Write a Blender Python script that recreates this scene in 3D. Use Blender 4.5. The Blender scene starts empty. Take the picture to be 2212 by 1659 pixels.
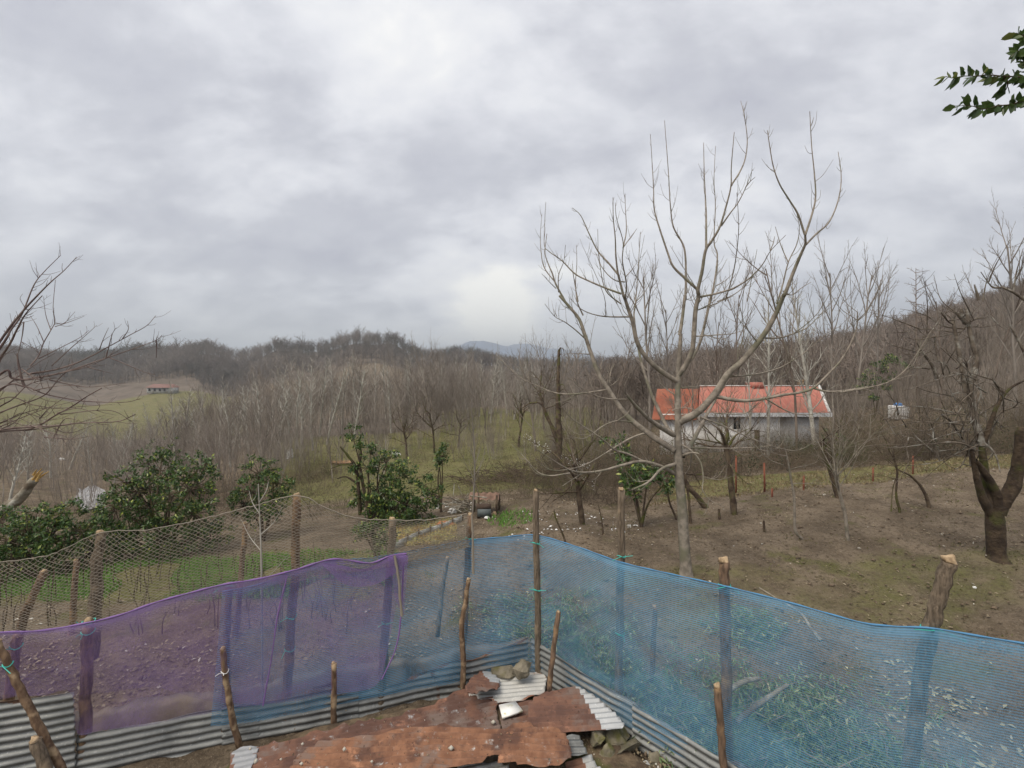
import bpy, bmesh, math, random
import numpy as np
from mathutils import Vector, noise as mn
R = math.radians
rng = np.random.default_rng(7)
random.seed(7)
SC = bpy.context.scene
COL = SC.collection

# ------------------------------------------------------------------ camera
# measurements below are in the photograph at 2212 x 1659: f = 1000, horizon at row 800, eye 4.2 m up
E = 4.2
cd = bpy.data.cameras.new('camera'); cam = bpy.data.objects.new('camera', cd); COL.objects.link(cam)
cam.location = (0, 0, E); cam.rotation_euler = (R(90), 0, 0)
cd.sensor_width = 36; cd.lens = 36 * 1000 / 2212; cd.shift_y = -29.5 / 2212
cd.clip_start = 0.05; cd.clip_end = 20000
SC.camera = cam
SC.view_settings.view_transform = 'Standard'; SC.view_settings.look = 'None'
SC.view_settings.exposure = 1.4; SC.view_settings.gamma = 1
SC.cycles.transparent_max_bounces = 24
SC.cycles.max_bounces = 6
SC.cycles.volume_bounces = 0
SC.cycles.use_denoising = True

# ------------------------------------------------------------------ world: overcast sky
SUN_EL, SUN_AZ = 58, 225      # azimuth from +Y towards +X
W = bpy.data.worlds.new('World'); SC.world = W; W.use_nodes = True
nt = W.node_tree; nt.nodes.clear()
def wn(t, **k):
    n = nt.nodes.new(t)
    for a, b in k.items(): setattr(n, a, b)
    return n
def wmath(op, a, b=None):
    n = wn('ShaderNodeMath', operation=op)
    for i, v in enumerate((a, b)):
        if v is None: continue
        if isinstance(v, (int, float)): n.inputs[i].default_value = v
        else: nt.links.new(v, n.inputs[i])
    return n.outputs[0]
tc = wn('ShaderNodeTexCoord'); sx = wn('ShaderNodeSeparateXYZ'); nt.links.new(tc.outputs['Generated'], sx.inputs[0])
zz = wmath('ADD', wmath('MAXIMUM', sx.outputs[2], 0.0), 0.50)
cx = wn('ShaderNodeCombineXYZ')
nt.links.new(wmath('DIVIDE', sx.outputs[0], zz), cx.inputs[0]); nt.links.new(wmath('DIVIDE', sx.outputs[1], zz), cx.inputs[1])
def wnoise(scale, detail, rough, dist, off):
    mp = wn('ShaderNodeMapping'); mp.inputs['Location'].default_value = off
    mp.inputs['Rotation'].default_value = (0, 0, R(25)); mp.inputs['Scale'].default_value = (0.8, 1.15, 1)
    nt.links.new(cx.outputs[0], mp.inputs[0])
    n = wn('ShaderNodeTexNoise'); nt.links.new(mp.outputs[0], n.inputs['Vector'])
    n.inputs['Scale'].default_value = scale; n.inputs['Detail'].default_value = detail
    n.inputs['Roughness'].default_value = rough; n.inputs['Distortion'].default_value = dist
    return n.outputs[0]
n1 = wnoise(1.35, 3, 0.5, 0.3, (3.1, 1.7, 0)); n2 = wnoise(3.7, 8, 0.62, 0.25, (8.2, 4.4, 0)); n3 = wnoise(9.5, 6, 0.6, 0.2, (1.2, 7.4, 0))
cl = wmath('ADD', wmath('ADD', wmath('MULTIPLY', n1, 0.36), wmath('MULTIPLY', n2, 0.44)), wmath('MULTIPLY', n3, 0.20))
cl = wmath('ADD', cl, wmath('MULTIPLY', wmath('POWER', wmath('SUBTRACT', 1.0, wmath('MAXIMUM', sx.outputs[2], 0.0)), 7.0), 0.05))
vt = wn('ShaderNodeVectorMath', operation='DOT_PRODUCT'); nt.links.new(tc.outputs['Generated'], vt.inputs[0])
gd = Vector((-0.03, 1, 0.13)).normalized(); vt.inputs[1].default_value = gd
gl = wmath('POWER', wmath('MAXIMUM', vt.outputs['Value'], 0), 300)
gl = wmath('MULTIPLY', gl, wmath('MULTIPLY', n2, 0.50))
cl = wmath('ADD', cl, gl)
# broad dark patches and breaks of this cloud deck: (azimuth as x, height as z, sharpness, amount), along +Y
def deck(px, py, k, amt):
    global cl
    v_ = wn('ShaderNodeVectorMath', operation='DOT_PRODUCT'); nt.links.new(tc.outputs['Generated'], v_.inputs[0])
    v_.inputs[1].default_value = Vector(((px - 1106) / 1000, 1, -(py - 800) / 1000)).normalized()
    g_ = wmath('POWER', wmath('MAXIMUM', v_.outputs['Value'], 0), k)
    cl = wmath('ADD', cl, wmath('MULTIPLY', g_, wmath('MULTIPLY', wmath('ADD', n2, n3), amt * .5)))
for q_ in ((945, 330, 260, -.13), (730, 470, 90, -.07), (250, 60, 40, -.05), (1290, 290, 60, -.06), (1950, 600, 60, -.07), (500, 500, 60, -.03), (560, 230, 70, .045), (60, 240, 120, .06), (1640, 450, 90, .06), (930, 600, 300, .02), (1000, 60, 40, .03), (420, 660, 80, .04)): deck(*q_)
rp = wn('ShaderNodeValToRGB'); nt.links.new(cl, rp.inputs[0])
e = rp.color_ramp.elements
e[0].position = 0.355; e[0].color = (0.196, 0.197, 0.224, 1)
e[1].position = 0.72; e[1].color = (0.47, 0.46, 0.43, 1)
for p_, c_ in ((0.45, (0.248, 0.250, 0.270, 1)), (0.50, (0.295, 0.297, 0.315, 1)), (0.55, (0.342, 0.343, 0.356, 1)), (0.61, (0.376, 0.375, 0.378, 1))):
    q = rp.color_ramp.elements.new(p_); q.color = c_
sky = wn('ShaderNodeTexSky', sky_type='NISHITA'); sky.sun_disc = False
sky.sun_elevation = R(SUN_EL); sky.sun_rotation = R(SUN_AZ)
b1 = wn('ShaderNodeBackground'); nt.links.new(sky.outputs[0], b1.inputs[0]); b1.inputs[1].default_value = 0.08
b2 = wn('ShaderNodeBackground'); nt.links.new(rp.outputs[0], b2.inputs[0]); b2.inputs[1].default_value = 1.0
mx = wn('ShaderNodeMixShader'); mx.inputs[0].default_value = 0.95
nt.links.new(b1.outputs[0], mx.inputs[1]); nt.links.new(b2.outputs[0], mx.inputs[2])
wo = wn('ShaderNodeOutputWorld'); nt.links.new(mx.outputs[0], wo.inputs[0])

sl = bpy.data.lights.new('sun', 'SUN'); sl.energy = 1.25; sl.angle = R(35); sl.color = (1, 0.91, 0.78)
so = bpy.data.objects.new('sun', sl); COL.objects.link(so)
sd = Vector((math.sin(R(SUN_AZ)) * math.cos(R(SUN_EL)), math.cos(R(SUN_AZ)) * math.cos(R(SUN_EL)), math.sin(R(SUN_EL))))
so.rotation_euler = (-sd).to_track_quat('-Z', 'Y').to_euler(); so.location = (0, 20, 60)

# ------------------------------------------------------------------ helpers
def P(px, py, d): return np.array([(px - 1106) / 1000 * d, d, E - (py - 800) / 1000 * d])
def crop(ox, oy, s): return lambda x, y: ((ox + x / s) / 1.1573, (oy + y / s) / 1.1573)
cA = crop(1250, 220, 3.072); cB = crop(1650, 220, 3.072); cC = crop(1230, 740, 3.072); cD = crop(1680, 740, 3.072)
cG = crop(2160, 560, 3.77); cF = crop(2160, 960, 3.6075); cH = crop(0, 700, 4.367); cE = crop(0, 600, 2.37)
cK = crop(560, 1560, 4.424); cL = crop(1000, 1600, 4.608); cM = crop(1400, 1640, 4.424); cN = crop(2300, 40, 5.923)
cR = crop(1860, 600, 2.074); cJ = crop(1020, 1180, 5.53); cS = crop(1400, 1080, 4.424)

class MB:
    def __init__(s): s.v = []; s.q = []; s.t = []; s.n = 0; s.a = []; s.uv = []
    def add(s, v, q=None, t=None, a=None, uv=None):
        v = np.asarray(v, float).reshape(-1, 3)
        if q is not None and len(q): s.q.append(np.asarray(q, int).reshape(-1, 4) + s.n)
        if t is not None and len(t): s.t.append(np.asarray(t, int).reshape(-1, 3) + s.n)
        s.v.append(v); s.n += len(v)
        s.a.append(np.full(len(v), 0.0) if a is None else np.broadcast_to(np.asarray(a, float), (len(v),)))
        s.uv.append(np.zeros((len(v), 2)) if uv is None else np.asarray(uv, float))
    def arrays(s):
        V = np.concatenate(s.v)
        Q = np.concatenate(s.q) if s.q else np.zeros((0, 4), int)
        T = np.concatenate(s.t) if s.t else np.zeros((0, 3), int)
        return V, Q, T, np.concatenate(s.a), np.concatenate(s.uv)
    def mesh(s, name, mat, smooth=True):
        V, Q, T, A, UV = s.arrays()
        return np_mesh(name, V, Q, T, A, UV, mat, smooth)
def np_mesh(name, V, Q, T, A, UV, mat, smooth=True):
    m = bpy.data.meshes.new(name)
    m.vertices.add(len(V)); m.vertices.foreach_set('co', V.astype(np.float32).ravel())
    nl = len(Q) * 4 + len(T) * 3
    li = np.concatenate([Q.ravel(), T.ravel()]).astype(np.int32)
    m.loops.add(nl); m.loops.foreach_set('vertex_index', li)
    npol = len(Q) + len(T); m.polygons.add(npol)
    st = np.concatenate([np.arange(len(Q)) * 4, len(Q) * 4 + np.arange(len(T)) * 3]).astype(np.int32)
    m.polygons.foreach_set('loop_start', st)
    if smooth: m.polygons.foreach_set('use_smooth', np.ones(npol, bool))
    m.update(calc_edges=True)
    if A is not None:
        at = m.attributes.new('val', 'FLOAT', 'POINT'); at.data.foreach_set('value', A.astype(np.float32))
    if UV is not None:
        at = m.attributes.new('uvw', 'FLOAT_VECTOR', 'POINT')
        at.data.foreach_set('vector', np.hstack([UV, np.zeros((len(UV), 1))]).astype(np.float32).ravel())
    if mat is not None: m.materials.append(mat)
    return m
def link(name, mesh, parent=None, loc=None):
    o = bpy.data.objects.new(name, mesh); COL.objects.link(o)
    if parent is not None: o.parent = parent
    if loc is not None: o.location = loc
    return o
def tag(o, label, cat, group=None):
    o['label'] = label; o['category'] = cat
    if group: o['group'] = group
    return o
def kind(o, k, label=None, cat=None):
    o['kind'] = k
    if label: o['label'] = label; o['category'] = cat
    return o
def empty(name, loc):
    o = bpy.data.objects.new(name, None); COL.objects.link(o); o.location = loc; o.empty_display_size = .1; return o
def nrm(v): v = np.asarray(v, float); return v / (np.linalg.norm(v, axis=-1, keepdims=True) + 1e-12)
def cr(pts, n=5):
    p = np.asarray(pts, float)
    if len(p) < 3: return p
    p = np.vstack([2 * p[0] - p[1], p, 2 * p[-1] - p[-2]]); out = []
    for i in range(1, len(p) - 2):
        for t in np.linspace(0, 1, n, endpoint=False):
            a, b, c, d = p[i - 1], p[i], p[i + 1], p[i + 2]
            out.append(.5 * ((2 * b) + (c - a) * t + (2 * a - 5 * b + 4 * c - d) * t * t + (3 * b - a - 3 * c + d) * t ** 3))
    out.append(p[-2]); return np.array(out)
def tube(mb, pts, rad, sides=4, a=0.0, cap=False, lump=0.0):
    pts = np.asarray(pts, float); n = len(pts)
    rad = np.broadcast_to(np.asarray(rad, float), (n,))
    t = np.gradient(pts, axis=0); t = nrm(t)
    ref = np.array([0.31, 0.83, 0.46]) if abs(np.mean(t[:, 2])) > .6 else np.array([0.13, 0.21, 0.97])
    u = nrm(np.cross(t, ref)); v = np.cross(t, u)
    ang = np.arange(sides) / sides * 2 * np.pi
    rr = np.repeat(rad[:, None], sides, 1)
    if lump:
        base_ = pts[:, None] + rr[:, :, None] * (np.cos(ang)[None, :, None] * u[:, None] + np.sin(ang)[None, :, None] * v[:, None])
        rm_ = max(float(rad.mean()), .004); rr = rr * (1 + 2.2 * lump * vnoise(base_.reshape(-1, 3), .55 / rm_, 5).reshape(n, sides) + 1.2 * lump * vnoise(base_.reshape(-1, 3), 1.6 / rm_, 9).reshape(n, sides))
    V = pts[:, None] + rr[:, :, None] * (np.cos(ang)[None, :, None] * u[:, None] + np.sin(ang)[None, :, None] * v[:, None])
    i = np.arange(n - 1)[:, None] * sides; j = np.arange(sides)[None]; j2 = (j + 1) % sides
    q = np.stack([i + j, i + j2, i + sides + j2, i + sides + j], -1).reshape(-1, 4)
    V = V.reshape(-1, 3); tr = None
    aa = np.repeat(np.broadcast_to(np.asarray(a, float), (n,)), sides)
    uv = np.stack([np.tile(np.arange(sides) / sides, n), np.repeat(np.arange(n), sides)], -1)
    if cap:
        V = np.vstack([V, pts[-1], pts[0]]); aa = np.append(aa, [aa[-1], aa[0]]); uv = np.vstack([uv, [0, 0], [0, 0]])
        b = (n - 1) * sides; k = np.arange(sides); k2 = (k + 1) % sides
        tr = np.vstack([np.stack([b + k, b + k2, np.full(sides, n * sides)], -1), np.stack([k2, k, np.full(sides, n * sides + 1)], -1)])
    mb.add(V, q, tr, aa, uv)
def box(mb, c, s, rot=0.0, a=0.0):
    c = np.asarray(c, float); s = np.asarray(s, float) / 2
    k = np.array([[x, y, z] for x in (-1, 1) for y in (-1, 1) for z in (-1, 1)]) * s
    co, si = math.cos(rot), math.sin(rot)
    k = np.stack([k[:, 0] * co - k[:, 1] * si, k[:, 0] * si + k[:, 1] * co, k[:, 2]], -1) + c
    mb.add(k, [[0, 1, 3, 2], [4, 6, 7, 5], [0, 4, 5, 1], [2, 3, 7, 6], [0, 2, 6, 4], [1, 5, 7, 3]], a=a)
def vnoise(p, s, seed=0):
    return np.array([mn.noise(Vector((x * s + seed, y * s - seed, z * s + 2 * seed))) for x, y, z in p])

# ---- materials
def new_mat(name):
    m = bpy.data.materials.new(name); m.use_nodes = True; n = m.node_tree
    return m, n, n.nodes['Principled BSDF']
class NT:
    def __init__(s, n): s.n = n
    def node(s, t, **k):
        q = s.n.nodes.new(t)
        for a, b in k.items(): setattr(q, a, b)
        return q
    def set(s, inp, v):
        if hasattr(v, 'is_output') or isinstance(v, bpy.types.NodeSocket): s.n.links.new(v, inp)
        else: inp.default_value = v
    def pos(s): return s.node('ShaderNodeNewGeometry').outputs['Position']
    def attr(s, nm, out='Fac'): q = s.node('ShaderNodeAttribute', attribute_name=nm); return q.outputs[out]
    def noise(s, vec, scale, detail=4, rough=.55, dist=0, sc=None):
        if sc:
            mp = s.node('ShaderNodeMapping'); s.set(mp.inputs[0], vec); mp.inputs['Scale'].default_value = sc; vec = mp.outputs[0]
        q = s.node('ShaderNodeTexNoise'); s.set(q.inputs['Vector'], vec)
        q.inputs['Scale'].default_value = scale; q.inputs['Detail'].default_value = detail
        q.inputs['Roughness'].default_value = rough; q.inputs['Distortion'].default_value = dist
        return q.outputs[0]
    def math(s, op, a, b=0.0, clamp=False):
        q = s.node('ShaderNodeMath', operation=op, use_clamp=clamp); s.set(q.inputs[0], a); s.set(q.inputs[1], b); return q.outputs[0]
    def ramp(s, f, lo, hi):
        q = s.node('ShaderNodeMapRange', interpolation_type='SMOOTHSTEP'); s.set(q.inputs['Value'], f)
        q.inputs['From Min'].default_value = lo; q.inputs['From Max'].default_value = hi; return q.outputs[0]
    def mix(s, f, a, b):
        q = s.node('ShaderNodeMix', data_type='RGBA'); s.set(q.inputs[0], f)
        for i, v in ((6, a), (7, b)): s.set(q.inputs[i], (*v, 1) if isinstance(v, tuple) and len(v) == 3 else v)
        return q.outputs[2]
    def bump(s, h, strength, dist):
        q = s.node('ShaderNodeBump'); s.set(q.inputs['Height'], h); q.inputs['Strength'].default_value = strength
        q.inputs['Distance'].default_value = dist; return q.outputs[0]
def gain(c, g=1.3): return tuple(min(x * g, max(x, .45)) for x in c)
def noisy(name, c1, c2, scale, rough=.85, c3=None, s3=1.0, bump=0.0, bscale=None, bdist=.01, stretch=None, lo=.35, hi=.65, coord='pos', metallic=0.0):
    m, n, b = new_mat(name); k = NT(n); c1, c2 = gain(c1), gain(c2); c3 = gain(c3) if c3 else None
    v = k.pos() if coord == 'pos' else k.node('ShaderNodeTexCoord').outputs['Object']
    c = k.mix(k.ramp(k.noise(v, scale, 5, sc=stretch), lo, hi), c1, c2)
    if c3: c = k.mix(k.ramp(k.noise(v, s3, 3), .5, .68), c, c3)
    k.set(b.inputs['Base Color'], c); b.inputs['Roughness'].default_value = rough; b.inputs['Metallic'].default_value = metallic
    b.inputs['Specular IOR Level'].default_value = .3
    if bump: k.set(b.inputs['Normal'], k.bump(k.noise(v, bscale or scale * 3, 5, sc=stretch), bump, bdist))
    return m
def flat(name, c, rough=.7): 
    m, n, b = new_mat(name); b.inputs['Base Color'].default_value = (*c, 1); b.inputs['Roughness'].default_value = rough; return m

M = {}
M['bark_main'] = noisy('bark_main', (.13, .112, .09), (.235, .205, .168), 9, .8, (.13, .125, .085), 2.2, .5, 40, .01)
M['bark_dark'] = noisy('bark_dark', (.045, .03, .022), (.10, .075, .05), 7, .9, (.075, .08, .02), 3.0, .8, 25, .02)
M['bark_moss'] = noisy('bark_moss', (.03, .021, .015), (.06, .043, .028), 8, .95, (.05, .055, .014), 2.2, 1.0, 22, .03)
M['bark_lichen'] = noisy('bark_lichen', (.09, .07, .05), (.20, .18, .14), 6, .9, (.3, .29, .25), 5, .5, 30, .01)
M['bark_red'] = noisy('bark_red', (.075, .05, .046), (.15, .115, .10), 6, .8)
M['bark_pale'] = noisy('bark_pale', (.22, .205, .175), (.36, .335, .295), 2.5, .85)
M['bark_brown'] = noisy('bark_brown', (.095, .075, .06), (.18, .145, .118), .4, .9)
M['bark_thicket'] = noisy('bark_thicket', (.125, .104, .087), (.215, .184, .157), .25, .9, (.30, .27, .235), .6)
M['bark_grey'] = noisy('bark_grey', (.12, .105, .09), (.22, .195, .17), .5, .9)
M['bark_far'] = noisy('bark_far', (.115, .10, .09), (.20, .175, .155), .03, .95, (.09, .09, .078), .02)
M['post'] = noisy('post', (.085, .066, .047), (.185, .145, .104), 9, .92, (.24, .185, .125), 6, 1.0, 34, .015, (6, 6, .8))
M['post_dark'] = noisy('post_dark', (.075, .05, .034), (.16, .105, .07), 6, .9, (.23, .15, .08), 7, .7, 30, .01, (5, 5, 1))
M['stake'] = noisy('stake', (.075, .045, .028), (.16, .105, .064), 8, .88, (.30, .22, .135), 8, .8, 30, .008, (3, 3, 1))
M['cutwood'] = noisy('cutwood', (.17, .12, .07), (.34, .25, .155), 30, .8)
M['rock'] = noisy('rock', (.09, .08, .055), (.18, .158, .118), 6, .95, (.09, .085, .03), 4, .8, 20, .02)
M['rock_grey'] = noisy('rock_grey', (.26, .25, .22), (.38, .37, .34), 8, .95, None, 1, .6, 25, .01)
M['concrete'] = noisy('concrete', (.085, .073, .06), (.15, .13, .108), 4, .95, (.15, .125, .09), 2.5, .5, 30, .01)
M['plaster'] = noisy('plaster', (.68, .67, .65), (.80, .79, .77), 1.2, .9, (.34, .32, .29), .5)
M['rope'] = flat('rope', (.25, .22, .175), .9)
M['tie'] = flat('tie', (.06, .50, .42), .5)
M['whitey'] = noisy('whitey', (.62, .62, .60), (.80, .80, .78), 6, .6)
M['tile'] = noisy('tile', (.78, .77, .72), (.82, .81, .78), 7, .45, (.5, .36, .15), 9)
def tin_mat(name, gal1, gal2, r1, r2, r3):
    m, n, b = new_mat(name); k = NT(n); v = k.pos(); a = k.attr('val')
    g = k.mix(k.noise(v, 14, 6, .7), gal1, gal2)
    g = k.mix(k.ramp(k.noise(v, 2.2, 4), .5, .75), g, tuple(x * .72 for x in gal1)); g = k.mix(k.ramp(k.noise(v, 38, 4, .7), .58, .72), g, tuple(min(.7, x * 1.35) for x in gal2))
    ru = k.mix(k.ramp(k.noise(v, 7, 6, .65), .35, .65), r1, r2)
    ru = k.mix(k.ramp(k.noise(v, 2.4, 5, .6), .48, .62), ru, r3); ru = k.mix(k.ramp(k.noise(v, 5.5, 6, .7), .58, .70), ru, tuple(min(.5, x * 1.5) for x in r2)); ru = k.mix(k.ramp(k.noise(v, 1.9, 6, .65), .53, .64), ru, tuple(.5 * x + y for x, y in zip(r1, (.10, .085, .075)))); ru = k.mix(k.ramp(k.noise(v, 26, 4, .7), .6, .7), ru, tuple(x * .5 for x in r3))
    f = k.math('ADD', a, k.math('MULTIPLY', k.math('SUBTRACT', k.noise(v, 9, 6, .7), .5), .9))
    f = k.ramp(f, .42, .58)
    k.set(b.inputs['Base Color'], k.mix(f, g, ru))
    k.set(b.inputs['Roughness'], k.math('ADD', .5, k.math('MULTIPLY', f, .4)))
    k.set(b.inputs['Metallic'], k.math('SUBTRACT', .35, k.math('MULTIPLY', f, .35)))
    k.set(b.inputs['Normal'], k.bump(k.noise(v, 45, 5), .25, .004))
    return m
M['tin'] = tin_mat('tin', (.135, .14, .136), (.26, .267, .258), (.12, .055, .03), (.2, .09, .045), (.08, .045, .03))
M['tin_light'] = tin_mat('tin_light', (.36, .36, .34), (.50, .49, .46), (.22, .10, .06), (.27, .135, .085), (.16, .08, .05))
M['rust_dark'] = tin_mat('rust_dark', (.33, .34, .34), (.44, .45, .46), (.13, .066, .047), (.19, .095, .062), (.10, .052, .039))
M['rust_orange'] = tin_mat('rust_orange', (.4, .4, .38), (.5, .5, .48), (.165, .076, .043), (.26, .128, .072), (.10, .049, .033))

def net_mat(name, col, col2, pitch, a_line, a_gap, horiz=True):
    m, n, b = new_mat(name); k = NT(n); n.nodes.remove(b)
    out = [x for x in n.nodes if x.type == 'OUTPUT_MATERIAL'][0]
    uv = k.attr('uvw', 'Vector'); sp = k.node('ShaderNodeSeparateXYZ'); k.set(sp.inputs[0], uv)
    ph = k.math('ADD', sp.outputs[1], k.math('MULTIPLY', k.noise(uv, 1.3, 2), .05))
    w = k.math('SINE', k.math('MULTIPLY', ph, 2 * math.pi / pitch))
    st = k.ramp(w, -.35, .55)
    big = k.noise(uv, 1.1, 3, .5, .6, (1, 1.6, 1)); fib = k.noise(uv, 60, 2, .5, 0, (1, .25, 1))
    al = k.math('ADD', a_gap, k.math('MULTIPLY', st, a_line - a_gap))
    al = k.math('ADD', al, k.math('MULTIPLY', k.math('SUBTRACT', big, .5), .75))
    al = k.math('ADD', al, k.math('MULTIPLY', k.math('SUBTRACT', fib, .5), .25))
    al = k.math('ADD', al, k.attr('val'), True)
    c = k.mix(big, col, col2)
    df = k.node('ShaderNodeBsdfDiffuse'); k.set(df.inputs[0], c); tl = k.node('ShaderNodeBsdfTranslucent'); k.set(tl.inputs[0], c)
    m1 = k.node('ShaderNodeMixShader'); m1.inputs[0].default_value = .3; k.set(m1.inputs[1], df.outputs[0]); k.set(m1.inputs[2], tl.outputs[0])
    tr = k.node('ShaderNodeBsdfTransparent'); m2 = k.node('ShaderNodeMixShader')
    k.set(m2.inputs[0], al); k.set(m2.inputs[1], tr.outputs[0]); k.set(m2.inputs[2], m1.outputs[0])
    n.links.new(m2.outputs[0], out.inputs[0]); return m
M['net_blue'] = net_mat('net_blue', (.11, .35, .60), (.23, .48, .69), .0205, .53, .19)
M['net_purple'] = net_mat('net_purple', (.23, .14, .37), (.33, .24, .47), .012, .44, .16)
M['hem_blue'] = flat('hem_blue', (.07, .22, .40)); M['hem_purple'] = flat('hem_purple', (.20, .115, .31))

def leaf_mat(name, c1, c2, c3=None, rough=.38, trans=.2, w3=(.86, .95)):
    m, n, b = new_mat(name); k = NT(n); a = k.attr('val'); 
    c = k.mix(a, c1, c2)
    if c3: c = k.mix(k.ramp(a, *w3), c, c3)
    k.set(b.inputs['Base Color'], c); b.inputs['Roughness'].default_value = rough
    b.inputs['Specular IOR Level'].default_value = .4
    out = [x for x in n.nodes if x.type == 'OUTPUT_MATERIAL'][0]
    tl = k.node('ShaderNodeBsdfTranslucent'); k.set(tl.inputs[0], c); mxn = k.node('ShaderNodeMixShader'); mxn.inputs[0].default_value = trans
    n.links.new(b.outputs[0], mxn.inputs[1]); n.links.new(tl.outputs[0], mxn.inputs[2]); n.links.new(mxn.outputs[0], out.inputs[0])
    return m
M['leaf'] = leaf_mat('leaf', (.026, .058, .017), (.105, .175, .045), (.30, .34, .07), .33)
M['leaf_near'] = leaf_mat('leaf_near', (.04, .075, .022), (.09, .14, .035), (.16, .18, .05), .35, .35)
M['leaf_prune'] = leaf_mat('leaf_prune', (.10, .17, .065), (.26, .33, .15), (.42, .42, .22), .5)
M['grass'] = leaf_mat('grass', (.085, .20, .032), (.18, .33, .06), None, .6, .3)
M['grass_dry'] = leaf_mat('grass_dry', (.10, .105, .036), (.17, .15, .068), None, .7, .2)
M['grass_straw'] = leaf_mat('grass_straw', (.17, .135, .07), (.27, .215, .115), None, .7, .2)
M['litter'] = leaf_mat('litter', (.11, .075, .048), (.34, .28, .18), (.62, .60, .54), .6, .15, (.94, .99))
M['litter_pale'] = leaf_mat('litter_pale', (.22, .19, .12), (.52, .50, .32), (.55, .55, .46), .6, .15, (.93, .99))

# ------------------------------------------------------------------ terrain
ctrl = []
for px, py, d in [(2000,1550,5.4),(1480,1245,8.3),(2150,1205,8.25),(1300,1110,12.5),(1700,1060,13),(2100,1010,13.5),(1020,1130,12),
    (640,1200,10),(300,1240,9.3),(0,1330,7.6),(1250,1130,11),(1800,1150,9.8),(2212,1100,10.5),(1300,1050,17),(1700,1010,19),(2100,965,21),
    (1600,975,27),(1420,985,27),(1800,970,27),(1940,905,30),(2212,900,26),(1700,930,40),(1900,850,60),(2100,760,90),(2212,672,130),(2212,658,170),
    (2000,722,170),(1850,764,170),(1700,798,170),(2212,760,300),(2000,785,400),(1500,810,150),(1450,880,70),(1000,1030,22),(950,960,38),(1080,930,45),
    (780,1080,16),(700,1000,30),(900,1100,14),(1100,1010,24),(1150,1080,13.8),(1000,880,80),(1200,900,60),(800,900,80),(600,930,60),
    (500,1100,18),(300,1150,15),(0,1180,14),(180,1080,40),(0,1040,45),(300,980,70),(150,900,150),(200,867,220),(400,875,200),(500,845,260),
    (700,840,240),(900,840,230),(1100,830,220),(1300,820,200),(0,778,340),(300,772,330),(450,765,330),(600,758,340),(760,744,350),
    (850,743,350),(1000,774,360),(1130,803,360),(1300,805,360),(600,792,290),(850,780,290),(300,800,290),(500,803,500),(900,803,500),
    (-300,800,340),(-300,900,100),(-300,1200,15),(0,803,1500),(1100,805,1500),(2212,780,1000),(500,803,5000),(1106,803,5000),(1700,800,5000)]:
    ctrl.append(P(px, py, d))
for q in [(0,0,0),(0,-10,0),(-8,0,0),(8,0,.4),(0,4.5,0),(-4,4.5,0),(-2,5.2,0),(2.2,4,.02),(0,6.6,.12),(-4.5,6.3,.12),(1.6,6.2,.12),(4.5,4.2,.15),(12,3,1.0),
          (0,-100,0),(100,-100,4),(-100,-100,-5),(0,-3000,0),(3000,0,20),(-3000,0,-10),(40,10,5),(-40,5,-3)]: ctrl.append(np.array(q, float))
ctrl = np.array(ctrl)
def warp(x, y):
    r = np.hypot(x, y) + 1e-6; w = np.log1p(r / 3.0); return np.stack([x / r * w, y / r * w], -1)
_cw = warp(ctrl[:, 0], ctrl[:, 1])
def _ker(r): return np.sqrt(r * r + .0025)
_Kw = np.linalg.solve(_ker(np.linalg.norm(_cw[:, None] - _cw[None], axis=-1)) + 1e-4 * np.eye(len(_cw)), ctrl[:, 2])
def h(x, y):
    x = np.asarray(x, float); y = np.asarray(y, float); w = warp(x, y)
    out = np.zeros(x.shape)
    for i in range(len(_cw)): out += _Kw[i] * _ker(np.hypot(w[..., 0] - _cw[i, 0], w[..., 1] - _cw[i, 1]))
    r = np.hypot(x, y)
    out += .02 * np.sin(x * 3.1 + 1.3 * np.sin(y * 2.3)) * np.sin(y * 3.7 + np.sin(x * 1.7)) * (r > 3)
    out += np.clip((r - 20) / 60, 0, 1) * .35 * np.sin(x * .31 + np.sin(y * .13)) * np.sin(y * .23 + x * .05)
    return out
def G(px, d, dz=0.0):
    x = (px - 1106) / 1000 * d; return np.array([x, d, float(h(np.array(x), np.array(d))) + dz])
def Gd(px, py):
    """ground point seen at (px,py)"""
    d = np.exp(np.linspace(math.log(3), math.log(600), 4000)); x = (px - 1106) / 1000 * d
    z = E - (py - 800) / 1000 * d; hit = np.nonzero(z < h(x, d))[0]
    i = hit[0] if len(hit) else -1; return np.array([x[i], d[i], z[i]])

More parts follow.
